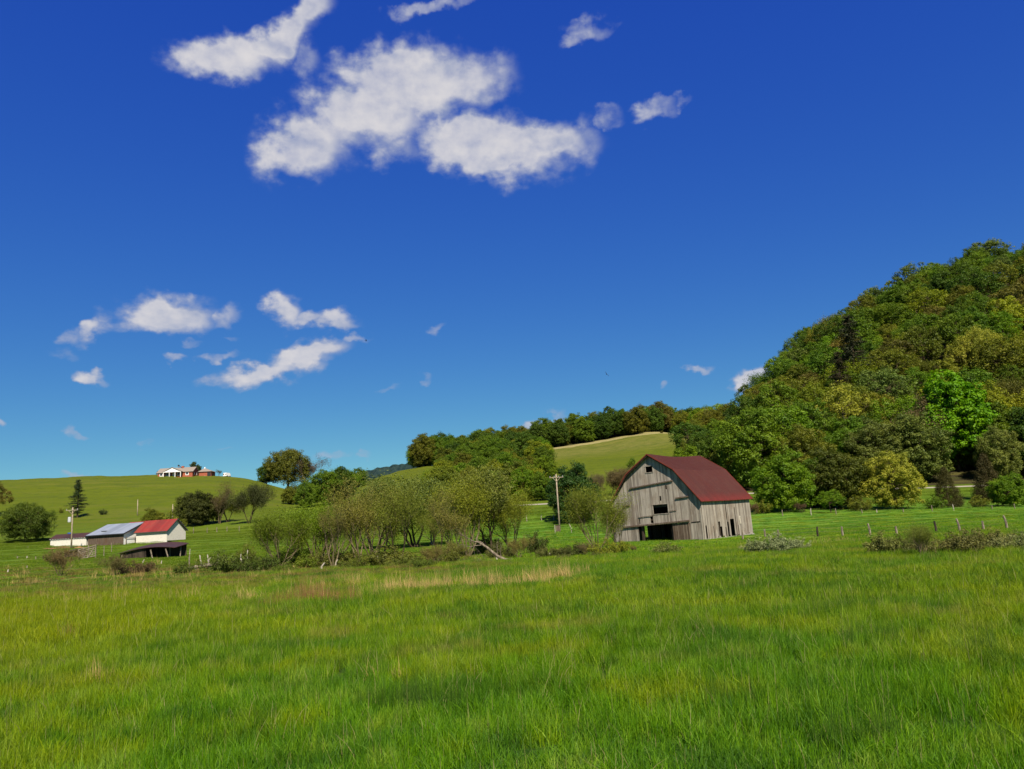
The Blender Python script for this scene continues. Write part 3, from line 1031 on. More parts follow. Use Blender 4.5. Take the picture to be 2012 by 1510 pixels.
def t_broad(seed, wr=0.40, hr=0.38, kr=(.5, .8), zspan=1.75, lrk=1.0, zc=0.58, lobes=20, sub=11, per=52, size=0.013, trunk_r=0.022, bark=None, gap=0.0):
    """dense broadleaf of height 1 with billowing lobes"""
    T = TreeMesh(seed)
    r = T.r
    top = np.array([r.normal(0, .02), r.normal(0, .02), zc + hr * .6])
    mid = np.array([r.normal(0, .02), r.normal(0, .02), zc * .6])
    T.limb([np.array([0, 0, -.03]), np.array([0, 0, .08]), mid, (mid + top) / 2, top], [trunk_r * 1.4, trunk_r, trunk_r * .8, trunk_r * .5, trunk_r * .15], 7)
    for i in range(lobes):
        f = (i + .5) / lobes
        zz = 1 - zspan * f
        th = i * 2.399 + r.normal(0, .35)
        rr_ = math.sqrt(max(0, 1 - zz * zz))
        k = r.uniform(*kr)
        lr = r.uniform(.115, .185) * (wr / .4) ** .6 * lrk
        c = np.array([math.cos(th) * rr_ * wr * k, math.sin(th) * rr_ * wr * k, zc + zz * hr * k])
        c[2] = max(c[2], lr * .9 + .06)
        j = mid + (top - mid) * np.clip((c[2] - mid[2]) / (top[2] - mid[2]) * .8, 0, .9)
        T.limb([j, (j + c) / 2 + np.array([0, 0, -.01]), c], [trunk_r * .4, trunk_r * .25, trunk_r * .08], 4)
        lv = r.uniform(.25, .75)
        for q in range(sub):
            d = unit(r.normal(0, 1, 3) + np.array([0, 0, .25]) + .5 * unit(c - np.array([0, 0, zc])))
            cc = c + d * lr * r.uniform(.55, 1.1)
            if r.random() < gap:
                continue
            T.clump(cc, lr * r.uniform(.32, .5), per, size, .65, lv + r.normal(0, .12), .45)
            if q % 3 == 0:
                T.limb([c, cc], [trunk_r * .1, trunk_r * .04], 3)
    return T.done("broadleaf", bark or M_bark, M_leaf)


def t_airy(seed, P, leaf=30, size=0.012, asp=.5, spread=0.055, stems=1, base_r=.02, L0=.30, splay=12, bark=None, mat=None, val=.5, kind="airy", keep=1.0, lean=(0, 0)):
    """open tree of height about 1 whose limbs show through the leaves"""
    T = TreeMesh(seed)
    r = T.r
    tips = []
    for i in range(stems):
        th = i * 2 * math.pi / stems + r.uniform(-.4, .4)
        sp = R_(splay) * r.uniform(.6, 1.3) if stems > 1 else R_(splay) * .3
        d = unit(np.array([math.sin(sp) * math.cos(th) + lean[0], math.sin(sp) * math.sin(th) + lean[1], math.cos(sp)]))
        T.branch(np.array([math.cos(th) * base_r, math.sin(th) * base_r, -.02]) * (1 if stems > 1 else 0), d, L0 * r.uniform(.85, 1.15), base_r, P['depth'], P, tips)
    for (p, d) in tips:
        if r.random() > keep:
            continue
        n = int(leaf * r.uniform(.6, 1.3))
        v = val + r.normal(0, .15)
        u = r.uniform(-1, 1, n)
        C = p + d * (u * spread * 1.3)[:, None] + r.normal(0, spread * .5, (n, 3))
        N = r.normal(0, 1, (n, 3)) + np.array([0, 0, .5])
        T.leaves(C, N, size, asp, v)
    return T.done(kind, bark or M_bark, mat or M_leaf)


def t_pine(seed, wr=.17, dense=1.0, z0=.12, ragged=.25):
    T = TreeMesh(seed)
    r = T.r
    T.limb([np.array([0, 0, -.02]), np.array([0, 0, .5]), np.array([0.01, 0, .99])], [.018, .012, .002], 6)
    z = z0
    while z < .985:
        f = (z - z0) / (1 - z0)
        L = wr * (1 - f) ** .75 * min(1, .55 + 2.2 * f) + .012
        for k in range(6):
            th = r.uniform(0, 6.28)
            l = L * r.uniform(1 - ragged * 1.8, 1 + ragged)
            tip = np.array([math.cos(th) * l, math.sin(th) * l, z + l * r.uniform(-.18, .12)])
            st = np.array([0, 0, z])
            T.limb([st, (st + tip) / 2 + np.array([0, 0, .01]), tip], [.004, .003, .001], 3)
            n = int(60 * dense * (.35 + l / wr))
            u = r.uniform(.15, 1.05, n)
            C = st + (tip - st) * u[:, None] + r.normal(0, 1, (n, 3)) * np.array([.018, .018, .010]) * (1.1 - .4 * u[:, None])
            T.leaves(C, r.normal(0, .7, (n, 3)) + np.array([0, 0, .7]), .011, .35, r.uniform(.3, .7))
        z += .030 * r.uniform(.8, 1.25)
    return T.done("pine", M_bark, M_needle)


def t_cedar(seed):
    T = TreeMesh(seed)
    r = T.r
    T.limb([np.array([0, 0, -.02]), np.array([0, 0, .5]), np.array([0, 0, .95])], [.02, .012, .002], 5)
    for i in range(620):
        f = r.uniform(0, 1) ** 1.9
        z = .05 + .92 * f
        R = .31 * (1 - f) ** .75 * (0.75 + min(.25, f * 2)) + .015
        th = r.uniform(0, 6.28)
        k = r.uniform(.55, 1.0)
        c = np.array([math.cos(th) * R * k, math.sin(th) * R * k, z])
        T.clump(c, .065 * (1.15 - .6 * f), 56, .011, .4, r.uniform(.25, .75), .7, 1.4)
    return T.done("cedar", M_bark, M_needle)


def t_bush(seed, stems=26, leaf=34, size=.045, wide=.8, twig_mat=None, pale=0.0, kind="bush", h=1.0):
    """shrub of height 1, many stems from the ground"""
    T = TreeMesh(seed)
    r = T.r
    for i in range(stems):
        th = r.uniform(0, 6.28)
        q = math.sqrt(r.uniform(0, 1))
        b = np.array([math.cos(th), math.sin(th), 0]) * q * wide * .35
        top = np.array([math.cos(th) * q * wide, math.sin(th) * q * wide, h * (1 - .55 * q * q) * r.uniform(.7, 1.05)])
        mid = (b + top) / 2 + r.normal(0, .05, 3)
        T.limb([b - np.array([0, 0, .03]), mid, top], [.014, .009, .003], 3)
        v = r.uniform(.2, .7)
        for k in range(4):
            f = .35 + .65 * k / 3
            c = b + (top - b) * f + r.normal(0, .06, 3)
            c[2] = max(c[2], .08)
            T.clump(c, .17, leaf, size, .5, v + .15 * (f > .9), .5)
            tw = c + r.normal(0, .13, 3)
            T.limb([c, tw], [.005, .002], 3)
    return T.done(kind, M_bark, M_leaf)


PA = dict(depth=4, kids=[4, 4, 3, 3], ratio=.72, ang=34, up=.10, wob=.14, taper=.6)
PW = dict(depth=4, kids=[4, 3, 3, 3], ratio=.70, ang=28, up=.14, wob=.13, taper=.6)
PB = dict(depth=5, kids=[3, 3, 3, 3, 3], ratio=.68, ang=25, up=.10, wob=.12, taper=.62)
PROTO = {
    'broad': [t_broad(1), t_broad(2, wr=.44, hr=.36, zc=.55, lobes=24), t_broad(3, wr=.37, hr=.42, zc=.56, lobes=22), t_broad(4, wr=.42, hr=.40, zc=.57, lobes=18, gap=.15)],
    'oak': [t_broad(5, wr=.52, hr=.46, zc=.54, lobes=46, sub=14, per=70, size=.013, trunk_r=.03, kr=(.55, .85), lrk=1.15), t_broad(6, wr=.66, hr=.48, zc=.50, lobes=52, sub=14, per=64, size=.013, trunk_r=.035, kr=(.55, .85), lrk=1.0, zspan=1.9)],
    'tall': [t_broad(7, wr=.28, hr=.43, zc=.54, lobes=24, gap=.1), t_broad(8, wr=.31, hr=.45, zc=.53, lobes=24, size=.011, per=60)],
    'big_leaf': [t_broad(9, wr=.34, hr=.47, zc=.51, lobes=52, sub=14, per=64, size=.015, kr=(.5, .9), zspan=1.9)],
    'fluffy': [t_broad(11, wr=.36, hr=.49, zc=.48, lobes=52, sub=14, per=64, size=.012, kr=(.5, .92), zspan=1.97), t_broad(12, wr=.42, hr=.47, zc=.46, lobes=52, sub=14, per=64, size=.013, kr=(.5, .92), zspan=1.97),
               t_broad(13, wr=.38, hr=.48, zc=.47, lobes=46, sub=14, per=64, size=.012, kr=(.55, .95), zspan=1.97)],
    'airy': [t_airy(21, PA, 28, .010, stems=2, L0=.32, splay=20, base_r=.012), t_airy(22, PA, 28, .010, stems=3, L0=.30, splay=24, base_r=.012)],
    'sprig': [t_airy(23, PA, 26, .010, stems=2, L0=.34, splay=12, spread=.05, base_r=.011, bark=M_palebark), t_airy(24, PA, 26, .010, stems=4, L0=.30, splay=22, spread=.06, base_r=.011)],
    'willow': [t_airy(31, PW, 18, .011, .30, .07, stems=5, L0=.30, splay=30, base_r=.011, bark=M_twigbark), t_airy(32, PW, 18, .011, .30, .07, stems=6, L0=.30, splay=34, base_r=.010, bark=M_twigbark), t_airy(33, PW, 22, .010, .30, .08, stems=4, L0=.31, splay=30, base_r=.012, bark=M_twigbark)],
    'bare': [t_airy(41, PB, 5, .011, .4, .05, stems=4, L0=.33, splay=18, base_r=.013, bark=M_twigbark), t_airy(42, PB, 6, .010, .4, .05, stems=3, L0=.33, splay=16, base_r=.015, bark=M_twigbark)],
    'pine': [t_pine(51), t_pine(52, .2)],
    'cedar': [t_cedar(61), t_cedar(62)],
    'bush': [t_bush(71), t_bush(72, wide=1.1, stems=32), t_bush(73, wide=1.5, stems=46, leaf=30)],
    'shrub_bare': [t_airy(75, dict(PB, depth=4), 9, .016, .4, .06, stems=7, L0=.34, splay=34, base_r=.01, kind="shrub", bark=M_twigbark)],
}


def tree_height(pr):
    zs = max(v.co.z for v in pr[1].vertices)
    return zs


PH = {k: [tree_height(p) for p in v] for k, v in PROTO.items()}
n_tree = 0


def tree(name, kind, X, Y, z, h, colr, label, cat="tree", group=None, seed=None, width=1.0, tilt=0.0, trunk_col=None):
    global n_tree
    n_tree += 1
    r = random.Random(n_tree * 7 + 3 if seed is None else seed)
    i = r.randrange(len(PROTO[kind])) if seed is None else seed % len(PROTO[kind])
    tm, cm = PROTO[kind][i]
    root = empty(name, (X, Y, z), r.uniform(0, 6.28))
    s = h / PH[kind][i]
    root.scale = (s * width, s * width, s)
    if tilt:
        root.rotation_euler = (0, tilt, 0)
    tag(root, label, cat, group)
    link("trunk" if kind not in ('bush', 'shrub_bare') else "stems", tm, root)
    c = link("crown" if kind not in ('bush', 'shrub_bare') else "foliage", cm, root)
    c.color = (*colr, 1)
    return root


# colours of foliage
G_DEEP = (0.066, 0.116, 0.012)
G_MID = (0.105, 0.178, 0.014)
G_FRESH = (0.135, 0.230, 0.015)
G_VIVID = (0.115, 0.265, 0.012)
G_YEL = (0.220, 0.250, 0.020)
G_PALEY = (0.31, 0.32, 0.040)
G_OLIVE = (0.150, 0.168, 0.017)
G_BROWN = (0.145, 0.130, 0.022)
G_GREY = (0.135, 0.180, 0.034)
G_DARK = (0.034, 0.056, 0.010)
G_CEDAR = (0.060, 0.056, 0.012)


def ptree(name, kind, px, Y, top, colr, label, cat="tree", group=None, **kw):
    """tree whose foot is on the ground at depth Y in direction px and whose top shows at row top"""
    X, Y, z = spot(px, Y)
    tp = ztop(X, Y, top)
    return tree(name, kind, X, Y, z, max(0.4, tp - z), colr, label, cat, group, **kw)


# --- the wooded hills
FN = {G_DEEP: "dark green", G_MID: "mid green", G_FRESH: "fresh green", G_YEL: "yellow green", G_PALEY: "pale yellow", G_OLIVE: "olive", G_BROWN: "brownish", G_GREY: "grey green", G_VIVID: "vivid green"}
rw = random.Random(17)
COVER = np.full(2600, 3000.0)
WOODS = []
ORD = ["", "first", "second", "third", "fourth", "fifth", "sixth", "seventh", "eighth", "ninth", "tenth", "eleventh", "twelfth"]


def forest(x0px, x1px, y0, y1, step, hts, pal, place, keep=lambda px, Y: True, kinds=(('broad', .55), ('fluffy', .18), ('tall', .15), ('airy', .12)), group="trees of the wooded hill", see=7):
    """front to back; a tree that nearer ones hide altogether is left out"""
    y = y0
    row = 0
    while y < y1:
        Xa, Xb = spot(x0px, y)[0], spot(x1px, y)[0]
        x = Xa + (step / 2 if row % 2 else 0)
        while x < Xb:
            jx, jy = x + rw.uniform(-.32, .32) * step, y + rw.uniform(-.28, .28) * step
            z = float(H(jx, jy))
            px, py = proj((jx, jy, z))
            h = rw.uniform(*hts)
            c = rw.choices([p[0] for p in pal], [p[1] for p in pal])[0]
            k = 'fluffy' if jy < y0 + 18 else rw.choices([q[0] for q in kinds], [q[1] for q in kinds])[0]
            v, v2, wd = rw.uniform(.8, 1.22), rw.uniform(.9, 1.12), rw.uniform(.95, 1.25)
            tp = proj((jx, jy, z + h))[1]
            hw_ = .34 * (py - tp)
            a_, b_ = int(max(0, px - hw_ + 200)), int(min(2599, px + hw_ + 201))
            if keep(px, jy) and a_ < b_ and (COVER[a_:b_] - tp).mean() > see:
                for q in range(a_, b_):
                    u_ = abs(q - 200 - px) / max(hw_, 1)
                    COVER[q] = min(COVER[q], tp + (py - tp) * (.12 + .35 * u_ ** 3))
                o = tree("broadleaf_tree", k, jx, jy, z, h, (c[0] * v * v2, c[1] * v, c[2] * v), "", "tree", group, width=wd)
                shape = {'broad': 'round', 'tall': 'slim', 'airy': 'airy', 'fluffy': 'bushy'}[k]
                WOODS.append((f"{FN[c]} {shape} tree", place(px, jy), px, o))
            x += step
        y += step * .85
        row += 1


PAL = [(G_DEEP, 2.6), (G_MID, 3.4), (G_FRESH, 1.8), (G_OLIVE, 2.2), (G_BROWN, .7), (G_YEL, 1.3), (G_GREY, .8)]
PALR = [(G_DEEP, 3.6), (G_MID, 3.0), (G_OLIVE, 2.0), (G_BROWN, .4), (G_FRESH, .4)]


def zone(px):
    for lim, nm in ((1430, "behind barn roof"), (1490, "beyond the barn"), (1560, "above barn side"), (1620, "over small round tree"), (1680, "beside the pine"), (1740, "past the pine"), (1800, "above yellow tree"), (1860, "over dark cedar"), (1930, "over vivid maple")):
        if px < lim:
            return nm
    return "by picture edge"


def place_hill(px, Y):
    return ("low" if Y < 225 else "midway up" if Y < 265 else "high" if Y < 310 else "very high" if Y < 360 else "at crest") + " on wooded hill " + zone(px)


def place_ridge(px, Y):
    return ("along lower edge" if Y < 396 else "on top") + " of ridge " + ("over far slope" if px < 940 else "before the meadow" if px < 1040 else "over meadow start" if px < 1130 else "over high meadow" if px < 1240 else "over the barn")


def place_low(px, Y):
    return ("behind creek thicket" if Y < 260 else "on slope under ridge") + (" by far slope" if px < 940 else " near utility pole" if px < 1070 else " next to barn")


forest(1490, 2150, 194, 425, 14.2, (13, 20.5), PAL, place_hill, see=9)
forest(1380, 1490, 208, 420, 12.8, (11, 14), PAL, place_hill)
COVER[:] = 3000
forest(860, 1080, 205, 290, 11, (7, 10.5), [(G_MID, 3), (G_FRESH, 1.5), (G_OLIVE, 2), (G_YEL, 1.4)], place_low, kinds=(('fluffy', .6), ('airy', .4)), group="trees on the slope above the road")
forest(895, 1050, 290, 380, 12, (10, 14), [(G_DEEP, 3), (G_MID, 3), (G_OLIVE, 1)], place_low, keep=lambda px, Y: px < 1040 - (Y - 300) * .15, kinds=(('fluffy', .6), ('broad', .4)), group="trees on the slope above the road")
forest(826, 1400, 382, 424, 9.6, (12.5, 16.5), PALR, place_ridge, kinds=(('fluffy', .8), ('broad', .2)), group="trees of the wooded ridge", see=3)
for i in range(26):
    px = 1050 + i * 11.5 + rw.uniform(-4, 4)
    X, Y, z = spot(px, rw.uniform(392, 404))
    tree("shrub", 'bush', X, Y, z - .3, rw.uniform(3.2, 4.6), G_DEEP, "dark undergrowth shrub beneath the trees along the crest over the high meadow", "shrub", "undergrowth on the ridge crest", width=1.3)
bins = {}
for what, where, px, o in WOODS:
    bins.setdefault((what, where), []).append((px, o))
for (what, where), lst in bins.items():
    lst.sort(key=lambda e: e[0])
    for i, (px, o) in enumerate(lst):
        o["label"] = f"{what} {where}" if len(lst) == 1 else f"{ORD[min(i + 1, 12)]} {what} {where}, counted rightward"

hill_trees = [
    # kind, px, Y, top row, colour, label
    ('pine', 1690, 262, 618, (0.028, 0.034, 0.014), "tall dark pine standing out on the wooded hill", dict(width=1.25)),
    ('pine', 1664, 252, 690, (0.04, 0.034, 0.014), "shorter dark pine beside the tall pine on the hill", dict(width=1.2)),
    ('big_leaf', 1884, 205, 722, G_VIVID, "large vivid green maple at the foot of the wooded hill", dict(width=1.05)),
    ('tall', 1950, 215, 745, G_YEL, "olive yellow tree close behind the vivid green maple", {}),
    ('airy', 1795, 205, 765, (.15, .115, .045), "half bare brownish tree with pale trunk beside the vivid green maple", dict(bark='pale')),
    ('oak', 1930, 262, 640, G_PALEY, "pale yellow round crown high above the vivid green maple", dict(width=.75)),
    ('broad', 1755, 262, 680, G_OLIVE, "olive gold spreading tree to the side of the tall dark pine", dict(width=1.2)),
    ('broad', 1665, 225, 750, G_PALEY, "small pale gold crown below the dark pines", {}),
    ('broad', 1545, 200, 788, G_FRESH, "fresh green tree rising behind the barn side trees", dict(width=1.1)),
    ('broad', 1600, 215, 780, G_MID, "mid green tree at the foot of the hill behind the small round tree", {}),
    ('airy', 1475, 205, 800, G_OLIVE, "thin olive tree right behind the far end of the barn roof", {}),
    ('broad', 1520, 290, 745, G_BROWN, "brown round tree next to the little white cloud", dict(width=1.2)),
    ('broad', 1950, 395, 468, G_GREY, "grey green crown on the hill crest by the picture edge", dict(width=1.2)),
    ('broad', 1815, 400, 516, G_GREY, "grey green crown at the crest midway along the skyline", dict(width=1.5)),
    ('broad', 1730, 400, 560, G_GREY, "grey green crown lowest of the three on the skyline", dict(width=1.0)),
]
for kind, px, Y, top, c, lab, kw in hill_trees:
    kw = dict(kw)
    kw.pop('bark', None)
    ptree("pine_tree" if kind == 'pine' else "maple_tree" if kind == 'big_leaf' else "broadleaf_tree", kind, px, Y, top, c, lab, **kw)

# --- the tree line at the far edge of the field, right of the barn
edge = [
    ("broadleaf_tree", 'fluffy', 1545, 143, 880, G_FRESH, "fresh green tree at the field edge, first beyond the barn", dict(width=1.05)),
    ("broadleaf_tree", 'fluffy', 1650, 146, 868, (0.082, 0.10, 0.012), "bushy olive tree at the field edge behind the small round tree", dict(width=1.1)),
    ("broadleaf_tree", 'fluffy', 1600, 150, 890, G_MID, "mid green tree between the fresh green and the olive edge trees", {}),
    ("round_tree", 'broad', 1633, 136, 960, G_FRESH, "small round bright tree with pale trunk at the field edge", dict(width=1.25)),
    ("broadleaf_tree", 'fluffy', 1762, 141, 882, G_PALEY, "big yellow green tree standing in front of the road", dict(width=1.1)),
    ("cedar_tree", 'cedar', 1865, 143, 915, G_CEDAR, "dark brown cedar between the two open stretches of road", dict(width=1.15)),
    ("cedar_tree", 'cedar', 1945, 156, 888, (.06, .05, .015), "rusty brown cedar behind the leafy bush tree at the picture edge", dict(width=1.1)),
    ("broadleaf_tree", 'fluffy', 1985, 140, 925, G_FRESH, "leafy green bush tree at the field edge by the picture edge", dict(width=1.2)),
    ("shrub", 'bush', 1838, 139, 968, G_MID, "green shrub at the foot of the dark cedar", {}),
    ("shrub", 'bush', 1925, 139, 970, G_OLIVE, "olive shrub in the gap beside the leafy bush tree", {}),
    ("shrub", 'bush', 1690, 139, 970, G_OLIVE, "olive shrub beside the big yellow green tree", {}),
    ("shrub", 'bush', 1500, 141, 980, G_OLIVE, "low olive shrub beside the corner of the barn", {}),
    ("shrub", 'shrub_bare', 1575, 138, 985, (.13, .08, .045), "brown bare shrub under the fresh green edge tree", {}),
]
for nm, kind, px, Y, top, c, lab, kw in edge:
    ptree(nm, kind, px, Y, top, c, lab, "shrub" if nm == "shrub" else "tree", **kw)

# --- left hillside and far slope
left = [
    ("oak_tree", 'oak', 50, 168, 983, (.085, .125, .014), "broad dark green round tree beside the low white shed", dict(seed=1)),
    ("conifer_tree", 'pine', 152, 228, 941, (.03, .055, .022), "single dark conifer standing on the open hillside", dict(width=1.35)),
    ("broadleaf_tree", 'broad', -12, 235, 942, G_BROWN, "brownish tree cut by the picture edge on the open hillside", {}),
    ("shrub", 'bush', 120, 240, 996, G_OLIVE, "small olive shrub beside the lone conifer", dict(width=.6)),
    ("shrub", 'bush', 203, 232, 998, G_DARK, "tiny dark shrub alone on the hillside past the conifer", dict(width=.5)),
    ("broadleaf_tree", 'fluffy', 300, 180, 994, G_OLIVE, "small round olive tree above the red roofed shed", {}),
    ("shrub", 'bush', 333, 178, 1003, G_OLIVE, "olive shrub just above the ridge of the red roofed shed", {}),
    ("broadleaf_tree", 'fluffy', 372, 190, 965, (.075, .09, .015), "dark round tree in the clump between shed and hilltop house", dict(width=1.1)),
    ("broadleaf_tree", 'fluffy', 398, 186, 960, (.065, .075, .014), "darker middle tree of the clump below the hilltop house", dict(width=1.2)),
    ("bare_tree", 'bare', 432, 186, 940, (.12, .09, .04), "tall bare brownish tree in the clump below the hilltop house", {}),
    ("broadleaf_tree", 'airy', 447, 188, 968, G_OLIVE, "thin olive tree at the end of the clump below the hilltop house", {}),
    ("broadleaf_tree", 'airy', 490, 180, 940, (.06, .07, .02), "slim dark tree alone between the clump and the big oak", dict(width=.9)),
    ("oak_tree", 'oak', 566, 345, 877, (.125, .135, .018), "big round olive oak on the skyline", dict(seed=0)),
    ("broadleaf_tree", 'fluffy', 524, 350, 905, G_DEEP, "dark green tree tucked against the big skyline oak", {}),
    ("bare_tree", 'bare', 607, 345, 888, (.12, .085, .06), "bare purplish tree leaning out beside the big skyline oak", {}),
    ("broadleaf_tree", 'fluffy', 640, 250, 920, G_MID, "mid green bushy tree down the slope from the skyline oak", dict(width=1.3)),
    ("broadleaf_tree", 'fluffy', 665, 255, 915, G_DEEP, "dark green bushy tree behind the creek thicket", dict(width=1.3)),
    ("broadleaf_tree", 'airy', 680, 300, 912, G_FRESH, "airy light green tree peeking over the dark bushy trees", {}),
    ("broadleaf_tree", 'fluffy', 706, 330, 917, G_MID, "small green tree at the grass slope before the distant hill", {}),
    ("broadleaf_tree", 'fluffy', 570, 260, 950, G_OLIVE, "low olive tree under the big skyline oak", {}),
    ("broadleaf_tree", 'fluffy', 600, 240, 945, G_MID, "green bushy tree between skyline oak and creek thicket", {}),
    ("broadleaf_tree", 'fluffy', 855, 392, 846, G_DEEP, "dark tall tree at the end of the wooded ridge", dict(width=1.1)),
    ("broadleaf_tree", 'fluffy', 832, 388, 858, G_DEEP, "outermost tree of the wooded ridge above the far slope", {}),
    ("broadleaf_tree", 'fluffy', 960, 200, 930, G_YEL, "yellow green tree close behind the tall creek tree", {}),
    ("cedar_tree", 'fluffy', 1132, 152, 902, (.035, .085, .014), "dense dark green rounded tree behind the utility pole", dict(width=.95)),
    ("broadleaf_tree", 'fluffy', 1065, 196, 925, G_MID, "green tree on the bank above the road by the utility pole", dict(width=1.1)),
    ("broadleaf_tree", 'fluffy', 1030, 200, 915, G_FRESH, "fresh green tree on the bank above the road", dict(width=1.1)),
    ("broadleaf_tree", 'fluffy', 1010, 225, 905, G_MID, "mid green tree on the slope over the road bend", {}),
    ("sapling_tree", 'sprig', 1178, 196, 925, (.16, .13, .06), "pale stemmed sapling behind the barn, nearest the dark rounded tree", {}),
    ("sapling_tree", 'sprig', 1203, 198, 918, (.15, .13, .05), "pale stemmed brown sapling just off the barn eave", {}),
    ("sapling_tree", 'sprig', 1228, 196, 912, (.16, .12, .05), "pale stemmed sapling rising behind the barn knee", {}),
    ("sapling_tree", 'sprig', 1250, 200, 905, (.14, .14, .04), "yellowish sapling close to the barn peak", {}),
    ("broadleaf_tree", 'fluffy', 1250, 205, 898, G_MID, "small green tree showing above the barn slope", dict(width=.7)),
    ("broadleaf_tree", 'fluffy', 1330, 310, 862, G_OLIVE, "olive tree at the meadow end above the barn ridge", {}),
    ("broadleaf_tree", 'fluffy', 1300, 372, 845, G_BROWN, "brown bushy tree on the brow of the high meadow", dict(width=1.3)),
    ("broadleaf_tree", 'fluffy', 1360, 290, 858, G_OLIVE, "olive brown tree between meadow and barn ridge", dict(width=1.2)),
    ("broadleaf_tree", 'fluffy', 1400, 230, 850, G_MID, "mid green tree straight above the far end of the barn ridge", dict(width=1.1)),
    ("broadleaf_tree", 'fluffy', 1440, 205, 860, G_OLIVE, "olive green tree over the sloping far edge of the barn roof", dict(width=1.2)),
    ("broadleaf_tree", 'fluffy', 1420, 260, 830, G_FRESH, "fresh green tree on the slope behind the barn roof", dict(width=1.1)),
]
for nm, kind, px, Y, top, c, lab, kw in left:
    ptree(nm, kind, px, Y, top, c, lab, "shrub" if nm == "shrub" else "tree", **kw)

